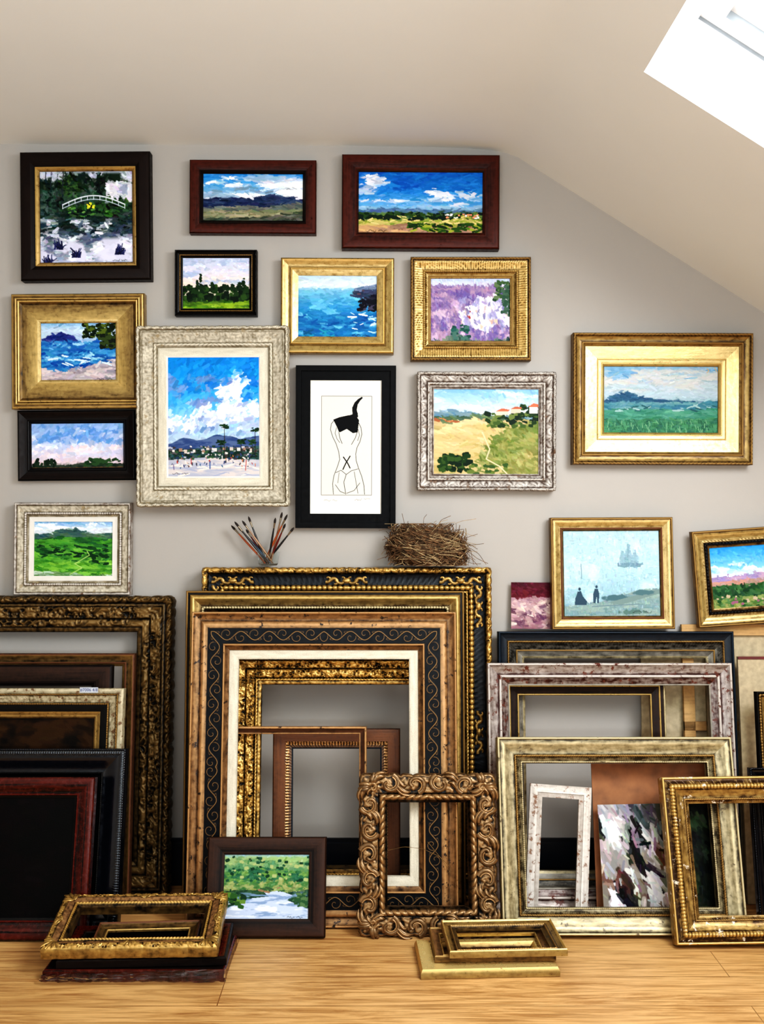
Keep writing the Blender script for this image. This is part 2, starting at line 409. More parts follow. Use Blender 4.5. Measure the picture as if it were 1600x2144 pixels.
def p_bluesky(b):
    s=PT(b,31).grad([(360,(20,100,188)),(400,(36,122,206)),(430,(92,160,216)),(440,(150,180,200)),(488,(150,140,90))])
    s.blob(780,384,26,18,(226,230,240),.9,10,1,(180,190,215)).blob(762,398,16,9,(206,214,230)).blob(925,410,34,8,(220,226,238)).blob(980,408,26,8,(210,218,234)).blob(905,400,14,6,(240,242,246)).cloud(412,436,(214,220,232),.52,40,7).cloud(362,400,(16,84,176),.5,30,20,.6).cloud(395,430,(130,170,220),.57,30,8,.8)
    s.below([(752,437),(820,434),(900,438),(1010,436)],(62,94,144),1,20,(90,120,152)).below([(752,444),(1010,442)],(50,78,58),1,9,(110,130,70),(10,4)).below([(752,458),(1010,456)],(194,176,110),1.5,14,(116,138,56),(24,4)).below([(752,470),(880,468),(1010,472)],(150,116,100),2,12,(190,150,108),(40,4))
    s.daub(1400,9,1.9,0,.3,9)
    s.spots(90,752,446,1010,460,6,2.4,[(22,44,26),(46,74,32),(20,36,36)]).spots(40,752,452,1010,468,7,1.6,[(220,200,130),(150,160,70)]).spots(26,930,448,1000,456,2.5,1.6,[(240,236,230),(220,140,110)]).spots(70,860,468,1010,484,9,2.4,[(44,76,28),(90,120,40),(150,160,60),(30,54,26)]).spots(20,752,452,830,458,5,3,[(24,42,30)])
    return s.sig(770,484,(20,20,20),44)
def p_treedusk(b):
    s=PT(b,41).grad([(538,(186,196,222)),(570,(210,208,222)),(592,(232,214,200)),(600,(230,216,206)),(646,(90,110,60))])
    s.cloud(538,598,(150,170,206),.5,36,7,.8)
    s.below([(383,618),(522,616)],(24,42,24),2,9,(60,90,40),(12,6)).below([(383,630),(522,628)],(126,160,44),3,12,(60,96,30),(30,5)).below([(383,640),(440,638),(522,642)],(150,180,54),2,12,(80,124,34),(30,4))
    s.daub(700,5,1.8,.0,.5,9)
    s.spots(150,383,600,522,626,5,5,[(22,42,24),(34,60,30),(16,32,20),(48,76,34)])
    for x,t,w in((420,572,6),(413,585,4),(445,590,8),(468,594,7),(508,580,8),(500,590,7),(397,594,7),(485,594,6)):
        for i in range(22):
            y=s.r.uniform(t,606); s._e(x+s.r.normal(0,w*.5*(y-t+6)/(606-t+6)),y,2.6,1.8,s.r.uniform(-.5,.5),[(20,40,24),(30,52,28)][i%2])
    return s
def p_sea(b):
    s=PT(b,51).grad([(576,(176,200,216)),(598,(206,218,224)),(606,(110,170,200)),(640,(50,130,184)),(703,(20,98,158))])
    s.cloud(606,703,(104,182,216),.54,30,7,.9).cloud(650,703,(16,80,146),.52,30,8,.9)
    s.poly([(735,603),(760,599),(789,594),(789,612),(740,612)],(100,116,146))
    s.poly([(738,612),(760,606),(789,604),(789,640),(770,636),(762,628),(750,622),(740,618)],(54,64,88)).poly([(752,630),(768,618),(789,612),(789,645),(766,640)],(26,28,44))
    s.daub(1200,8,2,0,.3,9)
    s.spots(40,752,628,789,648,6,3,[(20,20,32),(70,66,84),(14,20,28)]).spots(18,735,650,789,695,8,1.3,[(214,230,238),(160,200,220)]).spots(22,622,690,700,703,9,1.6,[(40,140,170),(20,84,120)]).spots(10,740,606,770,614,5,2,[(90,70,80),(50,60,80)])
    return s.sig(736,699,(20,20,24),38)
def p_canyon(b):
    s=PT(b,61).grad([(584,(170,186,218)),(597,(200,200,216)),(598,(128,108,156)),(640,(150,132,170)),(713,(164,144,172))])
    s.below([(902,600),(960,598),(1000,603),(1040,606),(1069,604)],(122,100,152),1.5,14,(164,134,162),(22,6))
    s.cloud(608,640,(96,80,140),.5,26,6,.9).cloud(606,713,(100,88,146),.52,9,18,.9).cloud(625,713,(194,170,192),.56,10,16,.9)
    s.poly([(962,656),(975,642),(990,638),(1000,620),(1020,624),(1040,614),(1060,626),(1069,640),(1069,684),(1040,676),(1020,694),(990,684),(970,676)],(222,218,228))
    s.cloud(618,695,(150,146,188),.5,9,14,1,9,958,1069).cloud(640,700,(206,178,160),.62,8,12,1,9,950,1069).cloud(625,690,(110,106,150),.6,6,12,.9,9,970,1069)
    s.below([(902,713),(930,707),(950,694),(985,706),(1010,712),(1069,704)],(50,80,76),4,7,(110,124,112),(8,6))
    s.daub(1300,4.5,1.7,1.2,.5,10)
    s.spots(60,1036,590,1069,628,4,3,[(36,68,46),(60,88,54),(92,112,80)]).spots(40,1052,600,1069,660,4,3,[(50,80,64),(70,96,80)]).spots(34,948,680,982,708,5,3,[(32,72,68),(70,104,96),(40,90,84)])
    return s.spots(4,980,652,986,664,1.8,2.6,[(150,60,60)])
def p_beach(b):
    s=PT(b,71).grad([(675,(120,170,214)),(690,(186,206,224)),(710,(160,186,216)),(714,(76,146,204)),(750,(44,124,192)),(775,(110,168,202)),(778,(200,190,190)),(798,(180,160,160))])
    s.below([(86,712),(100,702),(130,693),(150,700),(165,712)],(40,52,118),1,10).below([(86,713),(247,712)],(60,134,192),1,12,(24,84,160),(26,5)).below([(86,770),(130,778),(247,750)],(198,186,190),2,12,(146,136,146),(28,6)).cloud(712,770,(150,204,232),.57,24,5)
    s.daub(1000,7,2.0,0,.4,11)
    s.spots(110,178,678,247,706,5,3,[(24,40,20),(40,58,26),(84,100,38),(16,30,18)]).spots(50,212,704,247,728,6,4,[(26,34,24),(56,72,36)]).spots(20,100,742,247,764,10,1.6,[(200,222,238),(26,84,150)])
    return s.sig(205,795,(30,26,26))
def p_pinksky(b):
    s=PT(b,81).grad([(884,(130,168,218)),(925,(160,178,218)),(955,(200,194,216)),(968,(214,192,198)),(980,(50,60,50))])
    s.cloud(884,955,(214,220,236),.44,34,16,1,6).cloud(925,962,(226,208,216),.56,40,8).cloud(884,930,(84,136,206),.54,34,12,.85)
    s.daub(1100,7,2.4,-.5,.7,8)
    s.below([(65,974),(140,972),(200,966),(258,970)],(26,42,34),2,5,(60,70,60)).spots(30,68,962,116,976,3,5,[(22,38,28),(34,54,38)]).spots(30,180,962,250,974,6,3,[(30,56,34),(46,76,44)]).below([(65,978),(258,977)],(120,90,60),1,5)
    return s
def p_venice(b):
    s=PT(b,91).grad([(748,(12,120,204)),(800,(30,142,218)),(860,(92,172,226)),(900,(160,194,226)),(1003,(200,190,180))])
    s.cloud(748,850,(10,98,186),.55,26,20,.7)
    s.blob(495,815,34,30,(218,224,238),.9,14,1,(244,246,250)).blob(500,860,46,24,(200,208,228),.9,14,1,(236,240,248)).blob(440,884,54,22,(206,212,228),.9,12,1,(150,172,208)).blob(385,894,34,16,(190,204,224),.9,12,1,(230,236,244)).blob(425,852,24,9,(226,232,244),.9).blob(520,890,30,16,(160,178,210),.9)
    s.cloud(780,915,(110,136,190),.54,22,12,.85).cloud(850,915,(232,238,248),.6,18,9)
    s.daub(1900,8,3,-.7,.6,10)
    s.below([(353,934),(385,920),(420,925),(460,912),(500,922),(543,916)],(52,72,116),2,14,(82,100,138)).below([(353,945),(543,938)],(60,90,90),2,6,(24,48,40),(8,5)).below([(353,966),(440,962),(543,968)],(200,192,190),2,10,(164,168,186),(30,5))
    s.spots(150,353,938,543,966,3.2,2.0,[(24,46,34),(60,90,60),(176,176,186),(40,60,90),(206,202,198),(70,60,60),(40,66,50),(90,84,90)])
    for i in range(12):
        x=360+i*15+s.r.uniform(-4,4); y=942+s.r.uniform(-2,5); w=s.r.uniform(4,8); h=s.r.uniform(4,8); s.poly([(x,y),(x+w,y),(x+w,y+h),(x,y+h)],[(206,202,198),(150,120,104),(190,180,170)][i%3])
    for x,y,h in((470,890,70),(534,897,66),(463,925,35),(505,925,30),(528,925,30)):
        s.line([(x,y+8),(x+1,y+h)],1.4,(48,44,44)); s.spots(16,x-6,y,x+7,y+10,4,1.4,[(20,46,28),(40,70,40)])
    s.spots(70,360,954,535,984,1.2,2.8,[(60,70,110),(160,60,50),(40,40,50),(190,120,70),(206,206,206),(40,90,130),(70,70,80)]).spots(24,353,976,543,1000,12,1.5,[(214,208,202),(156,162,186)]).line([(516,968),(514,990)],1.6,(170,60,50)).line([(440,972),(440,986)],2.2,(50,80,140)).line([(364,977),(365,988)],1.6,(90,70,120)).line([(401,964),(401,976)],1.6,(170,50,50))
    return s.sig(362,997,(30,30,40))
def p_hillpath(b):
    s=PT(b,101).grad([(815,(116,168,208)),(850,(176,200,216)),(872,(200,206,206)),(992,(170,160,110))])
    s.cloud(815,860,(202,216,228),.54,40,10,.8)
    s.below([(910,862),(960,857),(1020,868),(1125,872)],(86,122,148),1,12,(120,144,148)).below([(910,872),(1000,868),(1125,880)],(96,114,80),1,8,(60,84,72),(10,4)).below([(910,880),(950,884),(1000,872),(1040,880),(1125,876)],(190,170,122),2,18,(168,148,102),(50,8))
    s.poly([(910,905),(950,885),(1000,872),(1020,885),(960,920),(910,945)],(206,186,140)).below([(910,909),(930,900),(1000,884),(1060,895),(1125,900)],(186,164,112),2,18,(202,182,134),(60,8)).below([(910,948),(970,925),(1030,930)],(172,156,98),3,16,(194,172,122),(50,8))
    s.below([(980,992),(1010,950),(1030,912),(1080,890),(1125,872)],(140,142,84),4,8,(98,114,58),(14,8)).below([(1050,992),(1070,960),(1125,930)],(118,122,68),4,8,(160,152,96),(16,6))
    s.daub(900,9,2.0,.1,.3,6,x1=1020).daub(800,6,2.0,.5,.6,9,x0=1005)
    s.spots(80,1020,866,1125,892,6,4,[(34,56,30),(66,88,44),(24,42,30),(100,116,64)]).spots(26,1090,850,1125,872,5,4,[(34,58,32),(26,46,30),(70,92,48)]).spots(90,920,950,985,985,6,4,[(30,58,26),(54,80,36),(16,38,22)]).spots(40,985,972,1060,992,6,3,[(56,82,42),(94,110,54),(180,164,116)])
    s.poly([(1038,862),(1062,858),(1064,868),(1038,870)],(206,190,170)).poly([(1036,862),(1050,855),(1066,858),(1064,861)],(180,100,76)).poly([(1068,856),(1088,854),(1088,864),(1068,866)],(196,180,160)).poly([(1066,857),(1078,851),(1090,853),(1090,856)],(170,94,72))
    s.line([(1010,905),(1025,940),(1018,960),(1045,975),(1060,990)],2.6,(206,190,152)).spots(10,912,876,960,884,6,1.8,[(150,90,60),(180,120,80)]).poly([(1106,852),(1123,848),(1123,866),(1106,866)],(222,216,212)).poly([(1102,853),(1114,844),(1125,847),(1125,852)],(190,104,78))
    return s
def p_bluehill(b):
    s=PT(b,111).grad([(768,(120,162,190)),(800,(166,182,190)),(828,(158,178,190)),(850,(80,124,134)),(899,(76,120,94))])
    s.cloud(768,820,(190,188,184),.5,50,8,.8).cloud(768,800,(84,144,188),.55,50,6,.8)
    s.below([(1273,836),(1285,828),(1310,815),(1325,818),(1350,828),(1390,832),(1502,838)],(44,82,110),1,12).below([(1273,838),(1502,836)],(56,108,128),1.5,12,(96,140,146),(40,3)).below([(1273,852),(1502,850)],(56,116,98),2,12,(78,136,114),(34,4)).below([(1273,872),(1502,868)],(68,122,88),2,8,(46,94,78),(6,12))
    s.daub(1600,7,1.5,0,.3,7).spots(20,1290,845,1500,856,7,1.4,[(140,172,172),(40,84,90)])
    for i in range(120):
        x=s.r.uniform(1273,1502); y=s.r.uniform(874,899); s._e(x,y,5,.9,1.4+s.r.normal(0,.3),[(46,92,70),(98,146,110),(64,118,88)][i%3])
    return s.line([(1480,772),(1484,776),(1480,780)],1.2,(200,150,70)).line([(1495,770),(1500,778)],1.2,(200,150,70))
def p_greenhill(b):
    s=PT(b,121).grad([(1095,(90,150,206)),(1112,(200,212,224)),(1125,(190,198,204)),(1225,(90,150,60))])
    s.cloud(1095,1120,(238,242,246),.45,24,8).below([(75,1124),(110,1122),(130,1112),(165,1113),(200,1124),(239,1122)],(54,86,88),1,9,(84,110,88)).below([(75,1136),(130,1130),(239,1134)],(80,144,56),2,12,(36,84,46),(24,5)).below([(75,1160),(150,1155),(239,1165)],(42,94,46),3,8,(102,168,64),(18,6)).below([(75,1180),(160,1190),(239,1182)],(116,176,68),3,12,(60,122,46),(22,5)).below([(75,1212),(140,1214),(190,1222),(239,1218)],(190,206,196),2,12,(90,130,80),(16,4))
    s.daub(900,7,1.7,.1,.3,10).spots(60,80,1150,239,1178,7,2.0,[(20,52,32),(30,70,38)]).spots(30,180,1170,239,1195,6,3,[(22,56,30),(60,110,50)]).line([(150,1220),(175,1205),(160,1195),(190,1175),(185,1165)],1.6,(170,206,120))
    return s.sig(190,1221,(30,40,30))
def p_fog(b):
    s=PT(b,131).grad([(1105,(158,186,196)),(1180,(164,196,206)),(1240,(144,178,190)),(1297,(118,152,164))])
    s.cloud(1105,1297,(186,208,212),.5,40,30,.8,4)
    for cx,t,bt,w in((1306,1150,1181,13),(1318,1134,1182,15),(1331,1148,1181,13)): s.poly([(cx-w*.7,bt),(cx-2,t),(cx+3,t+2),(cx+w*.75,bt-6),(cx+w*.7,bt)],(118,150,164),.75)
    s.poly([(1294,1179),(1350,1179),(1343,1188),(1302,1188)],(98,130,146),.85)
    s.below([(1180,1272),(1260,1262),(1300,1248),(1330,1240),(1385,1232)],(112,140,146),2,12,(132,154,148),(24,5))
    s.daub(1500,3.5,1.3,0,.2,9).daub(1100,3.5,1.2,1.57,.2,8)
    s.line([(1318,1136),(1318,1184)],.9,(100,130,146),.8).line([(1218,1180),(1219,1212)],1.4,(100,124,138))
    s.poly([(1203,1272),(1205,1256),(1210,1242),(1217,1240),(1221,1252),(1230,1264),(1228,1272)],(54,74,90)).blob(1214,1236,3.2,4,(50,68,84),.1)
    s.poly([(1243,1268),(1243,1246),(1246,1236),(1253,1236),(1256,1248),(1254,1268),(1251,1268),(1250,1254),(1247,1268)],(56,76,92)).blob(1250,1231,2.8,3.8,(50,70,86),.1)
    s.blob(1290,1256,30,8,(74,102,110),.4,8).poly([(1275,1266),(1385,1236),(1385,1246),(1300,1272)],(110,132,130)).blob(1350,1244,26,7,(78,106,112),.4,8).line([(1240,1275),(1340,1270)],2,(96,120,130))
    s.blob(1330,1288,30,6,(80,106,98),.8,8,.8)
    return s.sig(1326,1288,(36,40,44),42)
def p_desert(b):
    s=PT(b,141).grad([(1133,(44,136,206)),(1180,(120,184,218)),(1192,(206,212,218)),(1262,(120,150,90))])
    s.cloud(1165,1196,(222,224,230),.5,30,6).below([(1505,1196),(1600,1190),(1660,1194)],(176,146,172),1,12,(140,124,170)).below([(1505,1206),(1660,1200)],(190,136,122),1,10,(156,130,124)).below([(1505,1214),(1660,1210)],(60,98,60),3,6,(36,70,46),(8,6)).below([(1505,1240),(1660,1236)],(136,146,90),3,8,(70,104,62),(8,6))
    return s.daub(900,5,2,.3,.8,10).spots(30,1505,1235,1660,1262,4,3,[(40,76,44),(176,160,134),(140,90,112)])
def p_maroon(b):
    s=PT(b,151).grad([(1225,(74,20,38)),(1254,(92,28,42)),(1256,(160,126,134)),(1285,(186,158,158)),(1318,(140,96,104))])
    return s.cloud(1256,1318,(94,60,80),.5,16,8).cloud(1256,1318,(212,194,184),.58,14,6).daub(500,6,2.0,.3,.5,9)
def p_river(b):
    s=PT(b,161).grad([(1792,(140,178,208)),(1800,(146,176,116)),(1850,(100,140,84)),(1890,(170,190,206)),(1930,(186,198,220))])
    s.below([(470,1806),(500,1796),(540,1800),(600,1812),(650,1800)],(140,166,112),2,9,(86,130,92),(14,6)).below([(470,1830),(540,1820),(600,1822),(650,1830)],(106,144,76),3,8,(48,98,74),(12,6)).below([(470,1850),(520,1855),(580,1845),(650,1850)],(70,114,66),4,8,(146,156,102),(10,6))
    s.below([(470,1872),(510,1868),(540,1868),(600,1874),(650,1866)],(56,88,60),2,8,(38,66,54),(10,5))
    s.daub(1100,4,1.5,-.4,.6,11)
    s.poly([(556,1874),(588,1870),(616,1880),(604,1890),(634,1902),(650,1910),(650,1930),(470,1930),(470,1912),(500,1898),(532,1886),(566,1882)],(184,198,222))
    s.cloud(1870,1930,(120,146,184),.52,26,5,.9,9,470,650).cloud(1890,1930,(222,228,238),.55,24,5,1,9)
    s.spots(60,470,1798,650,1850,4,3,[(36,80,60),(26,62,44),(160,172,114)]).spots(34,470,1876,514,1904,6,4,[(54,92,46),(100,132,60),(30,58,40)]).spots(24,622,1876,650,1902,6,3,[(50,86,56),(86,114,78)]).spots(14,540,1864,600,1874,6,2,[(140,114,88),(60,90,60)])
    return s.sig(605,1926,(40,50,60))
def p_falls(b):
    s=PT(b,171).grad([(1688,(150,148,154)),(1760,(170,168,170)),(1850,(112,104,100)),(1912,(206,206,208))])
    s.cloud(1688,1912,(18,17,22),.49,24,44,1,9).cloud(1720,1912,(230,230,232),.52,20,44,1,9).cloud(1760,1912,(104,76,62),.6,30,30,.9,8)
    s.poly([(1310,1690),(1400,1688),(1402,1740),(1330,1720)],(50,52,62),.7)
    return s.daub(420,20,5,1.15,.35,12).daub(240,10,2.2,1.0,.5,22)
def p_green(b):
    s=PT(b,175,.8,(26,34,26)); s.cloud(b[1],b[3],(60,78,56),.5,20,30).cloud(b[1],b[3],(12,16,14),.5,26,30)
    return s.daub(400,9,3,1.2,.5,10)
def p_draw(b):
    s=PT(b,181,2,(220,217,208)); K=(22,20,22)
    s.bl((s.N(9)-.45)*.12,(200,194,182))
    s.poly([(674,827),(781,827),(781,1038),(674,1038)],(210,207,198)); s.line([(674,827),(781,827),(781,1038),(674,1038),(674,827)],1.1,(110,108,106))
    s.poly([(699,877),(712,872),(730,868),(745,866),(754,878),(751,904),(741,906),(728,897),(714,904),(711,903),(707,893)],(10,10,12))
    s.poly([(740,868),(739,852),(744,841),(752,833),(760,828),(762,831),(756,837),(751,845),(749,856),(752,870)],(14,14,16))
    s.poly([(733,868),(751,862),(752,872),(738,874)],(14,14,16))
    def c(p,w=1.1): s.line(p,w,K)
    c([(700,880),(695,886),(693,898),(698,914),(705,928),(711,946),(713,962),(708,978),(701,996),(698,1014),(700,1036)])
    c([(753,884),(758,894),(760,908),(756,924),(750,936),(747,950),(748,964),(753,980),(760,998),(765,1018),(766,1036)])
    c([(706,894),(703,906),(707,918),(713,926)],.9); c([(711,904),(713,916),(718,928)]); c([(750,904),(746,916),(738,930)]); c([(752,898),(755,910),(751,922)],.9)
    c([(735,955),(726,970),(720,983)],2.4); c([(721,957),(730,970),(735,980)],2.4)
    c([(705,990),(716,985),(727,994),(738,986),(752,982)],1.0); c([(727,994),(722,1010),(726,1036)],1.1); c([(704,1016),(714,1030),(724,1034)],1.0); c([(728,1034),(744,1028),(756,1012)],1.0); c([(712,990),(709,1012)],.8); c([(744,988),(752,1034)],.9)
    s.sig(680,1050,(150,148,144),30); s.sig(745,1048,(140,138,134),34)
    return s
def p_dark(b,c=(30,26,22),c2=(16,14,14)):
    s=PT(b,191,.5,c); return s.bl((s.N(30)-.4)*3,c2).daub(300,14,4,.3,.5,3)
# ------------------------------------------------------------ assembling
GROUPW='paintings hung on the attic wall'
def finish(W,H,mat,segs,th,k,label,cat,name,canvas=None,cbox=None,edge=0,eper=40,extra=None,group=None,liner=None,glass=False,z0=0,paint=None):
    me,U,ze=frame_mesh('frame_mesh',W,H,segs,th,k,edge,eper,extra,z0)
    if canvas is None and liner is None:
        o=obj(name,me,mat,label=label,category=cat)
        if group:o['group']=group
        return o
    if canvas is None:
        o=obj(name,me,mat,label=label,category=cat); root=o
    else:
        root=bpy.data.objects.new(name,None); root.empty_display_size=.05; COL.objects.link(root); root.matrix_world=mat
        root['label']=label; root['category']=cat
        obj('frame',me,Matrix.Identity(4),root)
    if group: root['group']=group
    iw,ih=W-2*U*k,H-2*U*k; zoff=U*k
    if liner:
        l2,U2,ze2=frame_mesh('liner_mesh',iw+.002,ih+.002,liner,max(th-.006,.006)+ze*k,k,z0=0)
        obj('liner',l2,Matrix.Translation((0,-ze*k+.003,zoff-.001)),root)
        iw-=2*U2*k; ih-=2*U2*k; zoff+=U2*k; ze=ze+ze2-3
    if canvas is not None:
        s=canvas(cbox); m2=s.mesh('canvas_mesh',iw+.003,ih+.003)
        obj('canvas' if not glass else 'print',m2,Matrix.Translation((0,min(-ze*k+.0035,th-.005),zoff-.0015)),root)
    return root
def hang(bx,segs,label,canvas,cbox,th=.028,roll=0,cat='painting',name='framed_painting',gap=.002,**kw):
    x0,y0,x1,y1=bx; d=D-th-gap; k=d/F
    W,H=(x1-x0)*k,(y1-y0)*k
    c=PW((x0+x1)/2,(y0+y1)/2,-th-gap)
    R=Matrix.Rotation(-math.radians(roll),4,'Y')
    mat=Matrix.Translation(c)@R@Matrix.Translation((0,0,-H/2))
    return finish(W,H,mat,segs,th,k,label,cat,name,canvas,cbox,group=GROUPW,**kw)
def lean(x0,x1,ytop,yt,yb,segs,label,th=.03,zb=0,roll=0,canvas=None,cbox=None,cat='picture frame',name='picture_frame',yaw=0,Hm=None,**kw):
    dt=D+yt; zt=CH-(ytop-1072)/F*dt
    al=math.atan2(yt-yb,zt-zb)
    W=(x1-x0)*dt/F; X=((x0+x1)/2-800)*dt/F
    lift=th*math.sin(al)+W/2*abs(math.sin(math.radians(roll)))+.0005
    H=math.hypot(yt-yb,zt-zb-lift)
    k=(dt+D+yb)/2/F
    mat=Matrix.Translation((X,yb,zb+lift))@Matrix.Rotation(math.radians(yaw),4,'Z')@Matrix.Rotation(-al,4,'X')@Matrix.Rotation(-math.radians(roll),4,'Y')
    return finish(W,H,mat,segs,th,k,label,cat,name,canvas,cbox,**kw)
# ---- wall pictures
hang((43,318,315,587),[('ovo',4,4,'dark_wood'),('flat',18,0,'dark_wood'),('slope',8,-5,'dark_wood'),('round',3,2,'gold_leaf'),('slope',6,-4,'gold_leaf')],'dark brown framed painting of a white bridge over a lily pond',p_bridge,(82,350,285,553),th=.035,roll=.5)
hang((397,335,662,489),[('ovo',3,3,'red_wood'),('slope',18,-3,'red_wood'),('round',3,2,'dark_wood'),('slope',4,-3,'dark_wood')],'dark red-brown framed painting of clouds over hills',p_cloudhill,(424,362,634,461),roll=-.3)
hang((716,324,1046,521),[('ovo',4,4,'red_wood'),('slope',22,-4,'red_wood'),('flat',3,0,'red_wood'),('slope',6,-4,'red_wood')],'wide oak framed painting of blue sky over farmland',p_bluesky,(752,360,1010,488),th=.035,roll=-.3)
hang((366,523,538,661),[('round',4,3,'black_paint','bead',1.2,4.),('slope',5,-2,'black_paint'),('round',3,2,'gold_dark','bead',1.,4.),('slope',4,-2,'black_paint')],'small black and gold beaded framed painting of dusk trees',p_treedusk,(383,538,522,646))
hang((588,540,825,740),[('ovo',4,3,'gold_leaf'),('cove',16,-6,'gold_bright'),('step',0,2,'gold_leaf'),('round',4,2,'gold_leaf'),('slope',12,-4,'gold_bright')],'gold framed painting of a blue sea and rocky coast',p_sea,(622,576,789,703),th=.032,roll=-.3)
hang((860,538,1112,755),[('round',6,3,'gold_dark','rope',2,7.),('flat',2,0,'gold_dark'),('cove',18,-6,'gold_leaf','flute',2.5,5.),('round',5,3,'gold_leaf','rib',1.5,4.),('slope',6,-2,'gold_bright'),('round',3,2,'gold_dark'),('slope',3,-2,'gold_bright')],'ornate fluted gold framed painting of a purple canyon',p_canyon,(902,584,1069,713),th=.034)
hang((24,615,303,856),[('ovo',4,4,'gold_leaf'),('flat',4,0,'gold_dark'),('round',5,2,'gold_leaf'),('round',5,2,'gold_leaf'),('slope',5,-3,'gold_dark'),('flat',32,0,'gold_leaf'),('slope',6,-3,'gold_bright')],'wide gold framed painting of a beach and blue bay',p_beach,(86,675,247,798),th=.030,roll=.4)
hang((37,859,284,1006),[('ovo',4,3,'black_paint'),('cove',16,-5,'dark_wood'),('round',4,2,'black_paint'),('slope',3,-3,'black_paint')],'black framed painting of pale evening clouds',p_pinksky,(65,884,258,980),th=.022,roll=.5)
hang((286,683,604,1060),[('round',8,5,'stone_cream','leaf',3,16.),('flat',4,0,'stone_cream','rough',1.5,4.),('cove',22,-9,'stone_cream','rough',2,3.),('round',6,2,'stone_cream','rope',2,9.),('slope',3,-2,'stone_cream')],'large distressed cream framed painting of clouds above a palm beach',p_venice,(353,748,543,1003),th=.026,gap=.040,roll=.2,edge=2,eper=17,liner=[('flat',18,0,'linen_liner'),('slope',3,-2,'white_liner')])
hang((619,765,829,1106),[('flat',3,0,'black_satin'),('flat',8,0,'black_satin'),('step',0,-3,'black_satin')],'black framed line drawing of a figure seen from behind',p_draw,(650,793,802,1078),name='framed_drawing',cat='drawing',glass=True,liner=[('flat',20,0,'black_satin')],roll=-.2)
hang((874,779,1164,1027),[('round',7,4,'silver_white','leaf',3,13.),('cove',14,-5,'silver_white','acanthus',3,26.),('round',5,3,'silver_white','rope',2,7.),('slope',6,-3,'silver_white','rough',1.5,4.),('flat',3,0,'silver_white')],'ornate distressed silver framed painting of a hillside path',p_hillpath,(910,815,1125,992),th=.036,edge=1.5,eper=13,roll=-.2)
hang((1200,697,1577,973),[('round',6,3,'gold_dark','rope',1.5,8.),('cove',12,-4,'gold_leaf'),('round',5,3,'gold_dark'),('slope',4,-2,'gold_leaf')],'wide gilt framed painting of green plains and blue hills',p_bluehill,(1273,768,1502,899),th=.04,roll=-.2,liner=[('slope',26,-3,'gold_pale'),('round',3,2,'gold_leaf'),('slope',6,-1,'gold_pale'),('round',3,1.5,'gold_leaf'),('slope',4,-3,'gold_pale')])
# ---- left stack
G='empty picture frames leaning in a stack'
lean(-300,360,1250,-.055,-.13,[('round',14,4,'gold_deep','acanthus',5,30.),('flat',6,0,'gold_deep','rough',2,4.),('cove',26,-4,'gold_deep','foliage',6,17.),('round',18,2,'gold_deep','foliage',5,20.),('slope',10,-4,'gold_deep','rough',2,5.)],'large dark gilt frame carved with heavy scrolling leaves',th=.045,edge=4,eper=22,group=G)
z13=CH-(1250-1072)/F*(D-.055)
def stand(bx,zb,yb,tilt,segs,label,canvas,cbox,th,roll=0,**kw):
    x0,y0,x1,y1=bx; d=D+yb; k=d/F; W,H=(x1-x0)*k,(y1-y0)*k
    X=((x0+x1)/2-800)*k; al=math.radians(tilt)
    lift=th*math.sin(al)+W/2*abs(math.sin(math.radians(roll)))
    mat=Matrix.Translation((X,yb,zb+lift))@Matrix.Rotation(-al,4,'X')@Matrix.Rotation(-math.radians(roll),4,'Y')
    return finish(W,H,mat,segs,th,k,label,'painting','framed_painting',canvas,cbox,**kw)
stand((28,1055,273,1249),z13+.0035,-.045,2,[('round',6,3,'silver_white','rough',2,4.),('cove',14,-4,'stone_cream','rough',1.5,4.),('round',5,3,'silver_white','rib',1,5.),('slope',5,-2,'stone_cream'),('flat',10,0,'white_liner')],'small distressed silver-cream framed painting of green hills',p_greenhill,(75,1095,239,1225),.03)
lean(-300,283,1368,-.125,-.20,[('ovo',4,3,'copper_brown'),('cove',14,-4,'gold_dark'),('round',4,2,'copper_brown'),('slope',5,-2,'gold_dark')],'brown gilt frame with plain cove moulding',th=.022,group=G)
lean(-280,236,1392,-.16,-.24,[('ovo',5,3,'dark_wood'),('slope',30,-3,'brown_wood'),('round',4,2,'dark_wood'),('slope',5,-2,'dark_wood')],'dark grey-brown wooden frame with wide flat moulding',th=.02,group=G)
L4f=lean(-280,260,1441,-.205,-.295,[('ovo',3,2,'cream_gold'),('flat',8,0,'cream_gold'),('round',4,3,'gold_dark','rope',1.5,6.),('cove',16,-5,'cream_gold','rough',1,4.),('step',0,3,'black_paint'),('round',4,2,'gold_dark','bead',1.5,5.),('flat',14,-1,'black_paint'),('cove',10,-3,'gold_leaf'),('slope',4,-2,'gold_dark')],'worn cream and gold framed dark picture with black beaded band',th=.025,canvas=lambda b:p_dark(b,(54,36,18),(18,13,10)),cbox=(-200,1505,190,1900),cat='painting',name='framed_painting')
lean(-280,265,1567,-.285,-.39,[('round',5,3,'black_gloss','rib',1.5,5.),('flat',8,0,'black_gloss','rib',1.,5.),('ogee',36,-10,'black_gloss'),('round',4,2,'black_paint','rib',1,4.),('slope',8,-3,'black_paint')],'large glossy black frame with ripple edging',th=.036,group=G)
lean(-280,200,1627,-.342,-.437,[('ovo',4,3,'tortoise'),('slope',10,-1,'tortoise'),('step',0,-2,'black_paint'),('ogee',20,-5,'tortoise'),('round',4,2,'tortoise'),('slope',5,-2,'black_paint')],'reddish tortoiseshell veneer frame with an added near-black panel inside',th=.025,canvas=lambda b:p_dark(b,(14,10,11),(3,3,4)),cbox=(-200,1675,150,1900),cat='painting',name='framed_painting')  # near-black canvas stands in for the dark depth of the stack inside
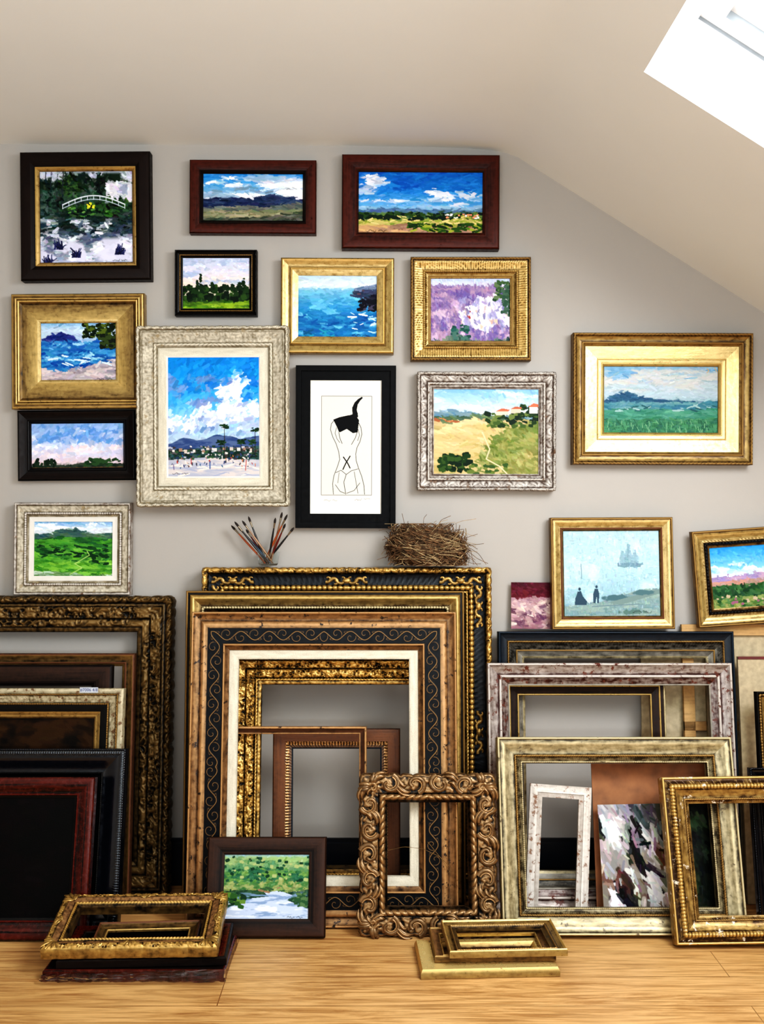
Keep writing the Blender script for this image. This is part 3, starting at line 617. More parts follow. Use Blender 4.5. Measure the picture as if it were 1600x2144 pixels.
# ---- centre stack
def c1extra(mb,W,H,k):
    def cluster(cx,cz,ax,n=1,sc=1):
        for sgn in(-1,1):
            for j in range(3):
                t=np.linspace(0,1,16); a=t*4.6+.5*j
                r=(13-10*t)*(1-.2*j)*k*sc
                ox=sgn*(10+15*j)*k*sc; oz=(-4 if j%2 else 4)*k*sc
                lx=ox+sgn*r*np.cos(a); lz=oz+(1 if j%2 else -1)*r*np.sin(a)
                if ax==0: P=np.stack([cx+lx,np.full(16,-5*k)+t*0,cz+lz],-1)
                else: P=np.stack([cx+lz,np.full(16,-5*k),cz+lx],-1)
                tube(mb,P,(3.8-2.2*t)*k*sc,'gold_ornate',8,.45,.6)
        t=np.linspace(-1,1,8)
        P=np.stack([cx+(t*9*k if ax==0 else t*0),np.full(8,-5*k),cz+(t*0 if ax==0 else t*9*k)],-1)
        tube(mb,P,6*k*np.sqrt(np.clip(1-t*t,0.001,1)),'gold_ornate',10,.55,.6)
    m=27*k
    cluster(0,H-m,0); 
    for sx in(-1,1):
        cluster(sx*(W/2-m*2.4),H-m,0); cluster(sx*(W/2-m),H-3*m,1); cluster(sx*(W/2-m),H/2,1)
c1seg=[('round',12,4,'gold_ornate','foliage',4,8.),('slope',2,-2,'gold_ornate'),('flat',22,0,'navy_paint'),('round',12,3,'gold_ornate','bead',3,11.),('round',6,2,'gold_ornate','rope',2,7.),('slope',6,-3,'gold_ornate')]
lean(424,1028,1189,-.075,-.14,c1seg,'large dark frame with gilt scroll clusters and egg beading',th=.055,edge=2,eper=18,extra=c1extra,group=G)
lean(390,972,1237,-.128,-.198,[('round',5,3,'gold_dark'),('flat',3,0,'black_paint'),('ovo',8,4,'gold_leaf'),('cove',16,-7,'gold_leaf'),('round',7,3,'gold_olive','bead',2.5,6.),('slope',10,-4,'gold_dark'),('slope',6,-2,'gold_leaf')],'large gold frame with a fine beaded row',th=.03,group=G)
lean(572,838,1526,-.187,-.232,[('ovo',4,2,'copper_brown'),('flat',22,-1,'copper_brown'),('step',0,-2,'copper_brown'),('cove',8,-3,'copper_gold','dentil',1.5,6.),('flat',5,0,'taupe_wood'),('slope',3,-1,'navy_paint')],'small brown wooden frame with dentil inner edge',th=.015,group=G)
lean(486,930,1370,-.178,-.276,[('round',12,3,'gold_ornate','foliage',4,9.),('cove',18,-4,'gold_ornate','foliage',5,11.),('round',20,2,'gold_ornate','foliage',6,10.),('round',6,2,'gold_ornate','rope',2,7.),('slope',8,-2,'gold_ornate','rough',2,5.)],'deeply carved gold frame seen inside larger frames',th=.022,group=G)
lean(440,768,1521,-.243,-.302,[('round',5,1.5,'copper_gold'),('slope',8,-2,'copper_brown'),('round',3,1,'copper_gold')],'thin copper-brown frame with plain rails',th=.01,group=G)
lean(402,955,1281,-.24,-.35,[('round',5,3,'copper_gold'),('cove',14,-5,'copper_gold'),('ovo',8,4,'copper_gold'),('slope',7,-2,'copper_gold'),('flat',33,0,'vine_paint','vine',.5,60.),('round',5,4,'copper_gold'),('slope',9,-4,'copper_gold')],'large copper-gold frame with black vine-painted band and linen liner',th=.032,liner=[('flat',16,0,'linen_liner'),('slope',4,-2,'linen_liner')],group=G)
lean(437,684,1752,-.345,-.42,[('ovo',4,4,'brown_wood'),('slope',22,-4,'brown_wood'),('flat',5,0,'dark_wood'),('slope',5,-2,'brown_wood')],'dark brown framed painting of a green river valley',th=.022,canvas=p_river,cbox=(470,1792,650,1930),cat='painting',name='framed_painting')
def c8extra(mb,W,H,k):
    for side in range(4):
        Lh=(W if side%2==0 else H)/2; Oh=(H if side%2==0 else W)/2
        n=int(round(2*(Lh-34*k)/(56*k))); step=2*(Lh-34*k)/n
        ca,sa=[(1,0),(0,-1),(-1,0),(0,1)][side]
        def put(P2,R,orn=.8,fl=.8):
            s=P2[:,0];a=P2[:,1]
            P=np.stack([s*ca-a*sa,P2[:,2],s*sa+a*ca+H/2],-1); tube(mb,P,R,'carved_bronze',10,orn,fl)
        for i in range(n):
            s0=-Lh+34*k+step*(i+.5); fl=1 if i%2 else -1; mir=1 if i<n/2 else -1
            t=np.linspace(0,1,26)
            a=-1.2+t*5.2; r=(20-14*t)*k
            P2=np.stack([s0+mir*r*np.cos(a)*1.15,Oh-19*k+fl*r*np.sin(a)*1.0,-(4+6*t)*k],-1)
            put(P2,(6.0-3.0*t)*k,.5)
            P2=np.stack([s0+mir*(r-4.5*k)*np.cos(a)*1.15,Oh-19*k+fl*(r-4.5*k)*np.sin(a)*1.0,-(8.5+5*t)*k],-1)
            put(P2[:18],(1.8-1.0*t[:18])*k,.98)
            for (ca0,cb0,ln,wd) in((8,16,34,5.6),(16,2,22,4.2),(6,24,38,3.6)):
                t=np.linspace(0,1,14)
                P2=np.stack([s0-mir*(ca0+ln*t)*k,Oh-19*k-fl*(cb0-22*t*t+5*np.sin(t*3))*k*.9,-(5+3*np.sin(t*3.1))*k],-1)
                put(P2,(.8+wd*np.sin(t*np.pi)**.9)*k,.45,.55)
                P2=P2+np.array([0,0,-3.0*k]); put(P2[2:12],(.4+1.0*np.sin(t[2:12]*np.pi))*k,.95)
    for sx in(-1,1):
        for sz in(-1,1):
            for j in range(5):
                t=np.linspace(0,1,14); a0=.25+j*.27
                cx,cz=sx*(W/2-30*k),H/2+sz*(H/2-30*k)
                r=(6+28*t)*k; a=a0+.5*t*(1 if j>2 else -1)
                P=np.stack([cx+sx*r*np.cos(a),-(5+4*np.sin(t*3))*k,cz+sz*r*np.sin(a)],-1)
                tube(mb,P,(1.2+4.6*np.sin(t*np.pi*.9)**.8)*k,'carved_bronze',9,.5,.7)
            t=np.linspace(0,1,20); a=t*7; r=(11-9*t)*k
            P=np.stack([sx*(W/2-26*k)+sx*r*np.cos(a),-(7+3*t)*k,H/2+sz*(H/2-26*k)+sz*r*np.sin(a)],-1)
            tube(mb,P,(4.5-2.5*t)*k,'carved_bronze',9,.7)
    pts=np.array([(-86,168),(-50,176),(-10,172),(25,156),(48,134),(46,124),(30,150),(0,186)],float)
    tt=np.linspace(0,len(pts)-1,40); P=np.stack([np.interp(tt,range(len(pts)),pts[:,0])*k,tt*0+.012,np.interp(tt,range(len(pts)),pts[:,1])*k],-1)
    tube(mb,P,np.full(40,.0006),'gold_dark',6)
lean(755,1035,1622,-.33,-.405,[('ovo',6,4,'carved_bronze','rough',2,5.),('flat',32,0,'carved_bronze','lumps',2,14.),('round',15,5,'carved_bronze','rope',4,15.),('slope',4,-3,'carved_bronze')],'carved bronze-brown wooden frame with openwork leaf scrolls',th=.026,edge=4,eper=28,extra=c8extra,z0=-3)
# ---- right stack
def slab(x0,x1,ytop,yt,yb,th,key,label,cat,name,roll=0,orn=.5,extra=None,H=None):
    dt=D+yt; zt=CH-(ytop-1072)/F*dt; al=math.atan2(yt-yb,zt); W=(x1-x0)*dt/F; X=((x0+x1)/2-800)*dt/F
    Hh=math.hypot(yt-yb,zt)
    mb=MB(); box(mb,(0,th/2,Hh/2),(W,th,Hh),key,orn)
    if extra: extra(mb,W,Hh)
    me=mb.mesh(name,.5,False)
    mat=Matrix.Translation((X,yb,th*math.sin(al)+W/2*abs(math.sin(math.radians(roll)))+.0005))@Matrix.Rotation(-al,4,'X')@Matrix.Rotation(-math.radians(roll),4,'Y')
    return obj(name,me,mat,label=label,category=cat)
simple('canvas_back',(176,160,130),.9,var=.08,ns=60,bump=.3); simple('hardboard',(134,88,56),.7,var=.14,ns=20,bump=.1)
simple('twig',(84,62,42),.8,var=.45,ns=80); simple('twig_pale',(150,128,96),.8,var=.2,ns=80)
simple('dark_red',(92,24,20),.6)
def stret(mb,W,H):
    w=.032
    for c,s in(((0,-.006,H-w/2),(W,.012,w)),((0,-.006,H*.62),(W,.012,w*.8)),((-W/2+w/2,-.006,H/2-w/2),(w,.012,H-w)),((W/2-w/2,-.006,H/2-w/2),(w,.012,H-w))): box(mb,c,s,'raw_wood',.8)
slab(1425,1760,1308,-.014,-.10,.004,'canvas_back','beige canvas back with wooden stretcher bars','canvas','stretched_canvas',extra=stret)
slab(1342,1480,1366,-.018,-.055,.006,'canvas_back','pale board leaning behind frames','board','backing_board')
def redline(mb,W,H): box(mb,(0,-.001,H-.004),(W,.004,.008),'dark_red')
slab(1545,1740,1376,-.082,-.17,.012,'canvas_back','grey-beige stretched canvas turned to the wall','canvas','stretched_canvas',extra=redline)
lean(1043,1536,1322,-.062,-.15,[('round',5,3,'navy_paint'),('cove',14,-4,'navy_paint'),('round',5,3,'gold_dark','rope',1.5,6.),('slope',14,-5,'silver_grey'),('round',4,2,'gold_dark'),('slope',10,-3,'silver_grey'),('slope',5,-2,'gold_olive')],'wide navy and gold frame with grey inner slope',th=.034,group=G)
zR=CH-(1322-1072)/F*(D-.062)
stand((1156,1082,1414,1317),zR+.003,-.062,4,[('round',5,3,'gold_dark'),('flat',4,0,'gold_leaf'),('cove',12,-4,'gold_bright'),('round',4,2,'copper_brown'),('slope',3,-2,'gold_dark')],'gold framed painting of figures and boats in sea mist',p_fog,(1180,1105,1385,1297),.028,roll=.3)
s=p_maroon((1070,1225,1160,1318)); k=(D-.035)/F
obj('canvas_board',s.mesh('canvas_board',92*k,97*k),Matrix.Translation(((1117-800)*k,-.029,zR+.004))@Matrix.Rotation(-math.radians(4),4,'X')@Matrix.Rotation(math.radians(.5),4,'Y'),label='small unframed sketch with maroon sky',category='painting')
zP=CH-(1308-1072)/F*(D-.014)
stand((1463,1098,1760,1300),zP-.006,-.058,2,[('round',5,3,'gold_dark'),('flat',5,0,'gold_leaf'),('cove',10,-4,'gold_bright'),('flat',5,0,'gold_leaf'),('round',6,2,'black_paint','bead',2,7.),('slope',6,-2,'gold_leaf')],'tilted gold framed desert painting with black beaded inner edge',p_desert,(1505,1133,1722,1262),.022,roll=4)
lean(1055,1392,1424,-.105,-.19,[('round',4,2,'gold_olive'),('flat',6,0,'brown_wood'),('round',4,2,'gold_leaf'),('slope',14,-3,'brown_wood'),('round',4,2,'gold_leaf')],'slim worn wood and gold frame nested behind a silver one',th=.02,group=G)
lean(1020,1532,1388,-.145,-.245,[('round',6,3,'silver_red'),('cove',18,-6,'silver_red'),('round',8,4,'silver_red'),('slope',12,-4,'silver_red'),('round',4,2,'silver_grey')],'large worn silver frame with red clay showing through',th=.036,group=G)
slab(1238,1488,1600,-.212,-.30,.005,'hardboard','brown hardboard panel leaning inside a gold frame','board','hardboard_panel')
lean(1092,1220,1644,-.238,-.31,[('slope',16,3,'white_wood'),('step',0,-2,'white_wood'),('flat',10,0,'white_wood')],'small whitewashed wooden frame with worn paint',th=.012,roll=-4.0,group=G)
yb=-.335; yt=-.268; k=(D+yt)/F
zt=CH-(1688-1072)*k; al=math.atan2(yt-yb,zt)
s=p_falls((1253,1688,1402,1912))
obj('canvas_board',s.mesh('canvas_board',148*k,math.hypot(zt,yt-yb)),Matrix.Translation(((1330-800)*k,yb,.006))@Matrix.Rotation(-al,4,'X')@Matrix.Rotation(math.radians(-1.2),4,'Y'),label='unframed black and white waterfall sketch on board',category='painting')
s=p_green((1425,1672,1520,1912))
obj('canvas_board',s.mesh('canvas_board',84*k,math.hypot(zt+.01,yt-yb)),Matrix.Translation(((1464-800)*k,yb,.003))@Matrix.Rotation(-al,4,'X'),label='dark green unframed painting standing behind gilt frames',category='painting')
lean(1040,1530,1543,-.275,-.42,[('round',6,4,'gold_olive'),('flat',8,0,'gold_olive'),('cove',22,-8,'gold_olive'),('round',6,3,'gold_dark','rope',1.5,5.),('slope',8,-3,'gold_olive'),('round',4,2,'gold_olive','bead',1,4.)],'large pale worn gold frame with a fine rope moulding',th=.038,group=G)
lean(1388,1745,1625,-.352,-.485,[('round',6,3,'gold_ribbed'),('slope',8,2,'gold_ribbed'),('round',12,5,'gold_ribbed','rib',2.5,7.),('cove',18,-8,'gold_ribbed'),('round',5,2,'gold_dark','rope',1,5.),('slope',6,-2,'gold_ribbed')],'chipped ribbed gold frame leaning in front',th=.04,roll=.8,group=G)
lean(1583,1800,1448,-.20,-.285,[('round',4,3,'black_paint'),('round',6,2,'gold_dark','bead',2,6.),('cove',18,-5,'gold_leaf'),('round',4,2,'black_paint')],'black and gold beaded frame at the end of the stack',th=.02,group=G)
lean(1569,1800,1607,-.262,-.345,[('round',4,3,'black_gloss','rib',1.5,5.),('cove',14,-5,'black_gloss'),('round',6,3,'black_paint','rib',1.5,5.),('slope',10,-3,'black_paint')],'black ripple-moulded frame partly hidden by a gold one',th=.02,group=G)
# ---- flat piles
def flat(W,H,x,y,z,segs,label,th,yaw=0,tilt=0,rollx=0,k=.0012,**kw):
    mat=Matrix.Translation((x,y,z+th))@Matrix.Rotation(math.radians(yaw),4,'Z')@Matrix.Rotation(-math.radians(90-tilt),4,'X')@Matrix.Rotation(math.radians(rollx),4,'Z')
    return finish(W,H,mat,segs,th,k,label,'picture frame','picture_frame',**kw)
G2='small frames stacked flat on the floor'
flat(.43,.215,-.585,-.665,.001,[('ovo',5,3,'tortoise'),('slope',26,-4,'dark_wood'),('round',5,2,'black_paint'),('slope',6,-2,'dark_wood')],'dark red-brown frame at the bottom of the floor pile',.022,yaw=0,tilt=0,group=G2)
flat(.40,.20,-.57,-.650,.028,[('ovo',5,3,'dark_wood'),('slope',20,-4,'tortoise'),('round',5,2,'dark_wood')],'dark varnished frame in the middle of the floor pile',.016,yaw=3,tilt=2,group=G2)
def f2extra(mb,W,H,k):
    for sx in(-1,1):
        for sz in(-1,1):
            for j in range(6):
                t=np.linspace(0,1,12); a=-.2+j*.39
                cx,cz=sx*(W/2-26*k),H/2+sz*(H/2-26*k); r=(3+(31 if j in(2,3) else 22)*t)*k
                P=np.stack([cx+sx*r*np.cos(a+.1*t),-(4+3*np.sin(t*3))*k,cz+sz*r*np.sin(a+.1*t)],-1)
                tube(mb,P,(.8+2.6*np.sin(t*np.pi*.92)**.7)*k,'gold_ornate',8,.5,.7)
    for ax in(0,1):
        for sg in(-1,1):
            for j in range(5):
                t=np.linspace(0,1,10); a=math.pi/2+(j-2)*.5; r=(2+15*t)*k
                u=r*np.cos(a); w=r*np.sin(a)
                if ax==0: P=np.stack([u,-(4+3*np.sin(t*3))*k,H/2+sg*(H/2-20*k+w)],-1)
                else: P=np.stack([sg*(W/2-20*k+w),-(4+3*np.sin(t*3))*k,H/2+u],-1)
                tube(mb,P,(.8+2.4*np.sin(t*np.pi*.92)**.7)*k,'gold_ornate',8,.5,.7)
flat(.415,.235,-.598,-.657,.050,[('slope',2,2,'gold_ornate'),('slope',12,3,'gold_ornate','foliage',4,8.),('cove',15,-5,'copper_gold','rough',1.5,5.),('round',7,3,'gold_ornate','rope',2,7.),('slope',6,-3,'gold_dark')],'ornate gold swept frame lying on top of the floor pile',.024,yaw=2,tilt=11,edge=1.5,eper=30,k=.00116,extra=f2extra,group=G2)
flat(.255,.125,-.578,-.598,.047,[('round',5,3,'copper_brown'),('cove',14,-6,'gold_dark'),('round',4,2,'gold_leaf')],'small brown gilt frame nested in an ornate one',.012,yaw=4,tilt=4,group=G2)
flat(.333,.185,.258,-.648,.001,[('slope',4,8,'gold_leaf'),('slope',26,4,'gold_bright'),('slope',8,-8,'gold_leaf')],'plain pale gold frame at the bottom of the pile',.012,yaw=3,group=G2)
flat(.292,.180,.272,-.622,.029,[('round',4,3,'gold_dark'),('slope',14,-4,'copper_gold'),('round',4,2,'gold_leaf')],'bronze-gold frame in the middle of the pile',.012,yaw=2,group=G2)
flat(.283,.195,.302,-.640,.047,[('round',4,3,'gold_leaf'),('cove',12,-5,'gold_leaf'),('round',4,3,'gold_dark','rope',1,5.),('slope',8,-3,'gold_dark')],'small gold frame lying on top of the pile',.014,yaw=3,group=G2)
# bubble wrap
mb=MB(); nx,ny=70,24
gx,gy=np.meshgrid(np.linspace(0,1,nx),np.linspace(0,1,ny))
X=-.80+.435*gx; prof=gy
Yb=-.676-.012*np.sin(prof*math.pi)-.006*vn(gx*20,gy*5,3); Z=.004+.03*prof*(.5+.5*gx)+.004*vn(gx*40,gy*14,4)
Yb=Yb-.002*(np.abs(np.sin(gx*180))*np.abs(np.sin(gy*20)))
mb.add(np.stack([X,Yb,Z],-1).reshape(-1,3),gridq(ny,nx),mb.mi('bubble_plastic'))
obj('bubble_wrap',mb.mesh('bubble_wrap',None),label='crumpled bubble wrap around the lowest floor frame',category='bubble wrap')
# ---- glass, brushes, nest
zc=CH-(1189-1072)/F*(D-.075)+.006
simple('bristle_dark',(34,24,20),.8); simple('ferrule_metal',(130,118,100),.35,.8,var=.05); 
for kx,c in(('handle_black',(20,18,20)),('handle_orange',(160,78,38)),('handle_blue',(52,78,100)),('handle_tan',(140,104,76)),('handle_red',(96,30,26))): simple(kx,c,.35)
gxw=(562-800)*(D-.043)/F
mb=MB(); lathe(mb,[(.0005,0),(.026,0),(.028,.004),(.034,.040),(.0328,.040),(.0268,.006),(.0005,.005)],'clear_glass',(0,0,0))
obj('glass_tumbler',mb.mesh('glass_tumbler',.9),Matrix.Translation((gxw,-.043,zc)),label='short clear glass tumbler holding paintbrushes',category='glass')
tips=[(484,1100,'handle_orange',-.03),(491,1092,'handle_black',-.055),(498,1102,'handle_blue',-.04),(507,1090,'handle_tan',-.065),(520,1081,'handle_black',-.05),(515,1108,'handle_red',-.03),(577,1084,'handle_black',-.06),(591,1072,'handle_tan',-.035),(602,1077,'handle_orange',-.055),(616,1104,'handle_black',-.045),(598,1096,'handle_red',-.07)]
for i,(px,py,hk,yy) in enumerate(tips):
    T=np.array(PW(px,py,yy)); off=(T[0]-gxw)
    Bp=np.array([gxw-np.sign(off)*.004+(i%4-1.5)*.0075,-.043+(i//4-1)*.011,zc+.007])
    root=bpy.data.objects.new('paintbrush',None); root.empty_display_size=.02; COL.objects.link(root); root.location=Bp
    root['label']='used paintbrush standing in a glass, bristles upward'; root['category']='paintbrush'; root['group']='paintbrushes in the glass'
    v=T-Bp
    for nm,a,bb,r,kk in(('handle',0,.78,[.0014,.0022,.0030,.0028,.0020],hk),('ferrule',.77,.89,[.0022,.0025,.0028],'ferrule_metal'),('bristles',.885,1.0,[.0028,.0034,.0028,.0005],'bristle_dark')):
        mb=MB(); n=len(r); P=np.array([v*(a+(bb-a)*j/(n-1)) for j in range(n)]); tube(mb,P,np.array(r)*1.05,kk,10)
        obj(nm,mb.mesh(nm,.9),Matrix.Identity(4),root)
mb=MB(); cx,cy=(895-800)*(D-.07)/F,-.064
lathe(mb,[(.001,.0),(.045,.0),(.076,.02),(.09,.05),(.084,.075),(.064,.088),(.045,.085),(.03,.08),(.001,.078)],'twig',(0,0,0),40,1,.55)
HN=.110
for i in range(900):
    a0=RNG.uniform(0,6.28); ln=RNG.uniform(.5,1.9); t=np.linspace(0,1,7); a=a0+ln*t
    h=RNG.uniform(.003,HN); rad=.106*RNG.uniform(.84,1.15)*math.sin(math.pi*(.20+.68*h/HN))**.65
    tw=RNG.normal(0,.024); wob=RNG.normal(0,.005,7)
    P=np.stack([(rad+wob)*np.cos(a),(rad+wob)*.54*np.sin(a),np.clip(h+tw*(t-.5)*2+RNG.normal(0,.002,7)-.010*np.cos(a),.002,.122)],-1)
    tube(mb,P,np.full(7,RNG.uniform(.0005,.0013)),'twig' if i%4 else 'twig_pale',5)
for i in range(240):
    a0=RNG.uniform(0,6.28); t=np.linspace(0,1,6); rr=RNG.uniform(.5,1.05); x0=.095*rr*math.cos(a0); y0=.048*rr*math.sin(a0); z0=RNG.uniform(.02,.10)
    dx=RNG.normal(.008,.040); dz=RNG.normal(.004,.020)
    P=np.stack([x0+dx*t+.004*np.sin(t*6),np.clip(y0+RNG.normal(0,.012)*t,-.058,.05),np.maximum(z0+dz*t+.008*np.sin(t*4),.003)],-1)
    tube(mb,P,np.full(6,.0007),'twig' if i%2 else 'twig_pale',5)
for pts in([(850,1110),(846,1092),(842,1075)],[(935,1105),(918,1098),(925,1088),(944,1080)],[(960,1150),(985,1148),(1003,1160),(1018,1182)],[(965,1160),(990,1172),(1000,1184)],[(960,1130),(985,1140),(1000,1150)],[(890,1170),(870,1176),(862,1184)],[(955,1110),(972,1108),(968,1120)],[(880,1100),(905,1098),(930,1103)],[(840,1176),(818,1178),(812,1182)],[(940,1115),(965,1122),(985,1150),(992,1182)],[(830,1120),(815,1128),(812,1140)],[(950,1140),(975,1150),(1000,1170),(1022,1180)]):
    P=np.array([np.array(PW(x,y,cy-.02))-np.array([cx,cy,zc]) for x,y in pts]); tt=np.linspace(0,len(pts)-1,12)
    P=np.stack([np.interp(tt,range(len(pts)),P[:,i]) for i in range(3)],-1); tube(mb,P,np.full(12,.0008),'twig',5)
obj('bird_nest',mb.mesh('bird_nest',.9),Matrix.Translation((cx,cy,zc)),label='woven brown twig bird nest resting on a frame',category='bird nest')
# sticker with writing
simple('label_paper',(186,192,202),.7,var=.02); simple('ink',(30,44,110),.6,var=.02)
dl=D-.207; k=dl/F
mb=MB(); box(mb,(0,0,0),(38*k,.0006,11*k),'label_paper')
stk=obj('sticker',mb.mesh('sticker',None,False),None,L4f,label='small white paper sticker with handwriting')
bpy.context.view_layer.update()
xl=((187-800)*k)-L4f.matrix_world.translation.x
stk.matrix_local=Matrix.Translation((xl,-.0045,math.hypot(.1,CH-(1441-1072)*k)-8*k))
tx=bpy.data.curves.new('writing','FONT'); tx.body='#7006 4/8'; tx.size=9*k; tx.align_x='CENTER'; tx.align_y='CENTER'; tx.extrude=.0001
tx.materials.append(MATS['ink'])
to=bpy.data.objects.new('writing_tmp',tx); COL.objects.link(to); bpy.context.view_layer.update()
wm=bpy.data.meshes.new_from_object(to.evaluated_get(bpy.context.evaluated_depsgraph_get())); bpy.data.objects.remove(to)
if not wm.materials: wm.materials.append(MATS['ink'])
obj('writing',wm,Matrix.Translation((0,-.0006,0))@Matrix.Rotation(math.radians(90),4,'X'),stk)
# ------------------------------------------------------------ room
def wallmat(key,c,var=.03):
    m,nt,b=nodes(key); tc=nt.nodes.new('ShaderNodeTexCoord'); n=nt.nodes.new('ShaderNodeTexNoise'); n.inputs['Scale'].default_value=2.2; n.inputs['Detail'].default_value=4
    nt.links.new(tc.outputs['Object'],n.inputs['Vector']); c=np.array(c,float)
    nt.links.new(mixc(nt,ramp(nt,n.outputs[0],.3,.7),L4(c*(1-var)),L4(np.clip(c*(1+var),0,255))),b.inputs['Base Color'])
    b.inputs['Roughness'].default_value=.85; b.inputs['Specular IOR Level'].default_value=.2
    n2=nt.nodes.new('ShaderNodeTexNoise'); n2.inputs['Scale'].default_value=140; nt.links.new(tc.outputs['Object'],n2.inputs['Vector'])
    bp=nt.nodes.new('ShaderNodeBump'); bp.inputs['Strength'].default_value=.06; bp.inputs['Distance'].default_value=.002
    nt.links.new(n2.outputs[0],bp.inputs['Height']); nt.links.new(bp.outputs[0],b.inputs['Normal'])
    MATS[key]=m
wallmat('wall_paint',(168,163,157),.012); wallmat('ceiling_paint',(230,231,228),.008); wallmat('white_paint',(244,246,248),.005)
simple('skirting_paint',(10,15,26),.35,var=.1)
m,nt,b=nodes('oak_floor'); tc=nt.nodes.new('ShaderNodeTexCoord')
mp=nt.nodes.new('ShaderNodeMapping'); nt.links.new(tc.outputs['Object'],mp.inputs[0]); mp.inputs['Location'].default_value=(.37,.04,0)
br=nt.nodes.new('ShaderNodeTexBrick'); nt.links.new(mp.outputs[0],br.inputs['Vector']); br.inputs['Scale'].default_value=1
br.inputs['Brick Width'].default_value=1.9; br.inputs['Row Height'].default_value=.15; br.inputs['Mortar Size'].default_value=.0012; br.inputs['Mortar Smooth'].default_value=.2
br.inputs['Color1'].default_value=L4((192,146,92)); br.inputs['Color2'].default_value=L4((214,168,112)); br.inputs['Mortar'].default_value=L4((92,58,32)); br.offset=.37
m2=nt.nodes.new('ShaderNodeMapping'); nt.links.new(tc.outputs['Object'],m2.inputs[0]); m2.inputs['Scale'].default_value=(1.5,15,1)
n1=nt.nodes.new('ShaderNodeTexNoise'); n1.inputs['Scale'].default_value=1.8; n1.inputs['Detail'].default_value=12; n1.inputs['Distortion'].default_value=1.8; n1.inputs['Roughness'].default_value=.68; nt.links.new(m2.outputs[0],n1.inputs['Vector'])
m3=nt.nodes.new('ShaderNodeMapping'); nt.links.new(tc.outputs['Object'],m3.inputs[0]); m3.inputs['Scale'].default_value=(6,150,1)
n3=nt.nodes.new('ShaderNodeTexNoise'); n3.inputs['Scale'].default_value=1; n3.inputs['Detail'].default_value=4; nt.links.new(m3.outputs[0],n3.inputs['Vector'])
n2=nt.nodes.new('ShaderNodeTexNoise'); n2.inputs['Scale'].default_value=2.2; n2.inputs['Detail'].default_value=3; nt.links.new(tc.outputs['Object'],n2.inputs['Vector'])
c=mixc(nt,ramp(nt,n1.outputs[0],.44,.64,0,.8),br.outputs[0],L4((142,92,48)))
c=mixc(nt,ramp(nt,n2.outputs[0],.42,.66,0,.45),c,L4((228,186,130)))
c=mixc(nt,ramp(nt,n3.outputs[0],.48,.72,0,.7),c,L4((120,78,42)))
nt.links.new(c,b.inputs['Base Color']); nt.links.new(ramp(nt,n1.outputs[0],.3,.7,.36,.5),b.inputs['Roughness'])
bp=nt.nodes.new('ShaderNodeBump'); bp.inputs['Strength'].default_value=.15; bp.inputs['Distance'].default_value=.002; nt.links.new(n1.outputs[0],bp.inputs['Height']); nt.links.new(bp.outputs[0],b.inputs['Normal'])
MATS['oak_floor']=m
def struct(name,parts,smooth=False,ang=.5):
    mb=MB()
    for V,Fq,key in parts: mb.add(V,Fq,mb.mi(key))
    o=obj(name,mb.mesh(name,ang,smooth)); o['kind']='structure'; return o
XL,XR,YB=-1.9,2.45,-5.0
def bx(x0,x1,y0,y1,z0,z1,key):
    v=[[x,y,z] for x in(x0,x1) for y in(y0,y1) for z in(z0,z1)]
    return (v,[[0,1,3,2],[4,6,7,5],[0,4,5,1],[2,3,7,6],[0,2,6,4],[1,5,7,3]],key)
S=D/F
def cz(py): return CH-(py-1072)*S
def cxx(px): return (px-800)*S
struct('wall_back',[bx(XL,XR+.1,0,.1,-.05,2.5,'wall_paint')])
struct('wall_left',[bx(XL-.1,XL,YB,.1,-.05,2.5,'wall_paint')])
struct('wall_right',[bx(XR,XR+.1,YB,.1,-.05,1.2,'wall_paint')])
struct('floor',[bx(XL-.1,XR+.1,YB,.1,-.05,0,'oak_floor')])
struct('baseboard_back',[bx(XL,XR,-.014,0,0,.125,'skirting_paint'),bx(XL,XR,-.009,0,.125,.138,'skirting_paint')])
# ceiling
pp=[(-540,300),(300,303),(700,305),(900,308),(980,311),(1030,315),(1060,320),(1085,329.5),(1120,351.6),(1199,401.5)]
pp=[(cxx(a),cz(b_)) for a,b_ in pp]
sl=lambda x:pp[-1][1]-(x-pp[-1][0])*.632
xh0=pp[-1][0]; xh1=xh0+.98; yh0,yh1=-.872,-2.75; xe=XR+.05
V=[];
for x,z in pp: V+= [[x,0,z],[x,YB,z]]
Fq=[[2*i,2*i+1,2*i+3,2*i+2] for i in range(len(pp)-1)]
def q(x0,x1,y0,y1):
    global V,Fq
    i=len(V); V+=[[x0,y0,sl(x0)],[x0,y1,sl(x0)],[x1,y1,sl(x1)],[x1,y0,sl(x1)]]; Fq.append([i,i+1,i+2,i+3])
q(xh0,xh1,0,yh0); q(xh0,xh1,yh1,YB); q(xh1,xe,0,YB)
struct('ceiling',[(V,Fq,'ceiling_paint')],True,.6)
# skylight reveal
ox,oz=.115,.115
def rp(x,y,up): 
    if up: 
        f=(ox if x==xh0 else ox-.02); return [x+f,y,sl(x)+oz]
    return [x,y,sl(x)]
V=[];Fq=[]
cs=[(xh0,yh0),(xh1,yh0),(xh1,yh1),(xh0,yh1)]
for x,y in cs: V.append(rp(x,y,0))
for x,y in cs: V.append(rp(x,y,1))
for i in range(4): j=(i+1)%4; Fq.append([i,j,4+j,4+i])
struct('trim_1',[(V,Fq,'white_paint')])
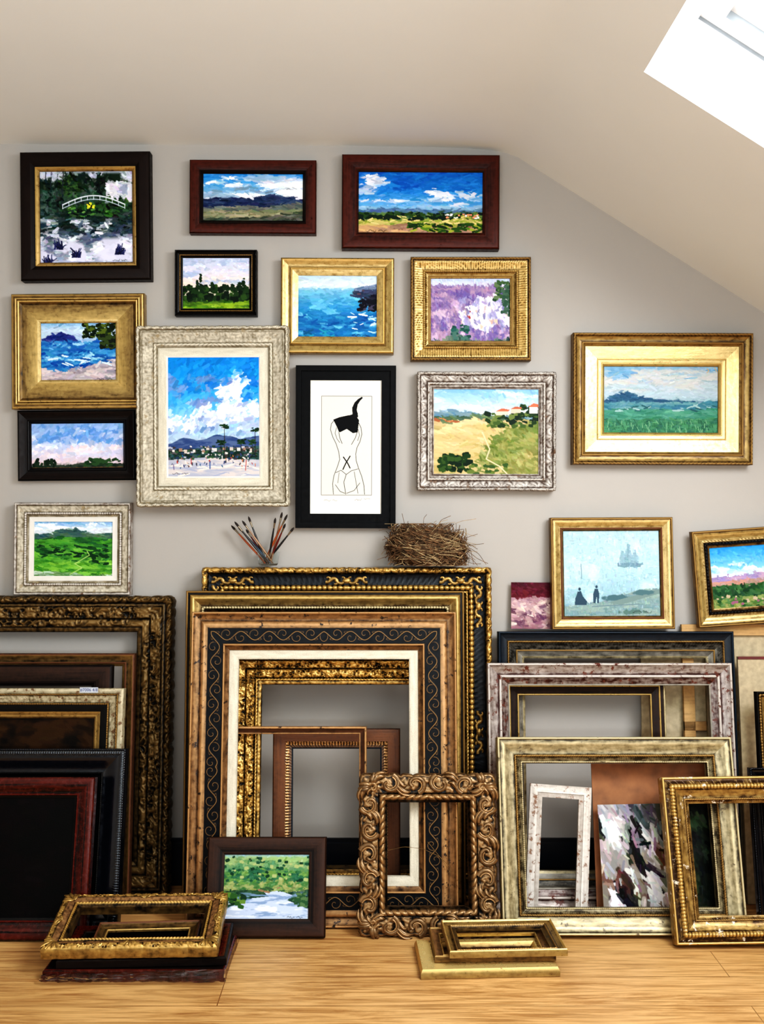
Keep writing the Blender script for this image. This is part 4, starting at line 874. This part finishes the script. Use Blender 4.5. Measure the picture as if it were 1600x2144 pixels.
# window frame ring
simple('gasket_grey',(132,138,142),.6,var=.03)
mb=MB(); A=np.array(V[4:]); nrm=np.array([.534,0,.845]); cen=A.mean(0)
slope=np.array([.845,0,-.534]); yv=np.array([0,1.,0])
def ring(P,ins,up):
    c=P.mean(0); out=[]
    for p in P:
        r=p-c; su=np.dot(r,slope); sv=r[1]
        out.append(p-slope*np.sign(su)*ins-yv*np.sign(sv)*ins+nrm*up)
    return np.array(out)
R0=A;R1=ring(A,.002,0.0);R2=ring(A,.002,.008);R3=ring(A,.05,.008);R4=ring(A,.05,.026);R5=ring(A,.075,.030);R6=ring(A,.075,.07)
for a_,b_,kk in((R0,R1,'white_paint'),(R1,R2,'gasket_grey'),(R2,R3,'white_paint'),(R3,R4,'gasket_grey'),(R4,R5,'white_paint'),(R5,R6,'white_paint')):
    mb.add(np.concatenate([a_,b_]),[[i,(i+1)%4,4+(i+1)%4,4+i] for i in range(4)],mb.mi(kk))
wn=obj('window_1',mb.mesh('window_1',None,False)); wn['kind']='structure'
# ------------------------------------------------------------ lights
def area(name,loc,tgt,sx,sy,pw,col=(1,1,1)):
    l=bpy.data.lights.new(name,'AREA'); l.shape='RECTANGLE'; l.size=sx; l.size_y=sy; l.energy=pw; l.color=col
    o=bpy.data.objects.new(name,l); COL.objects.link(o); o.location=loc
    d=(Vector(tgt)-Vector(loc)).normalized(); 
    o.rotation_euler=d.to_track_quat('-Z','Y').to_euler(); return o
c0=np.array([cen[0],-2.08,cen[2]])+nrm*.2
area('skylight_daylight',tuple(c0),tuple(c0-nrm+np.array([-.10,.30,0])),.8,1.2,90,(.96,.985,1))
area('added_ceiling_fill',(.1,-4.1,1.0),(.1,-3.7,2.07),3.0,.9,155,(.87,.95,1))  # added fill behind the camera to brighten the ceiling, no real lamp there
w=bpy.data.worlds.new('World'); scene.world=w; w.use_nodes=True
w.node_tree.nodes['Background'].inputs[0].default_value=(.84,.94,1,1); w.node_tree.nodes['Background'].inputs[1].default_value=.42
cam=bpy.data.cameras.new('Camera'); co=bpy.data.objects.new('Camera',cam); COL.objects.link(co)
cam.sensor_fit='VERTICAL'; cam.sensor_height=24; cam.lens=F/2144*24; cam.clip_start=.05
co.location=(0,-D,CH); co.rotation_euler=(math.radians(90),0,0); scene.camera=co
vs=scene.view_settings; vs.view_transform='Standard'; vs.look='None'
vs.use_curve_mapping=True
cm=vs.curve_mapping; cc=cm.curves[3]
for x_,y_ in((.025,.009),(.09,.055),(.3,.275)): cc.points.new(x_,y_)
cm.update()
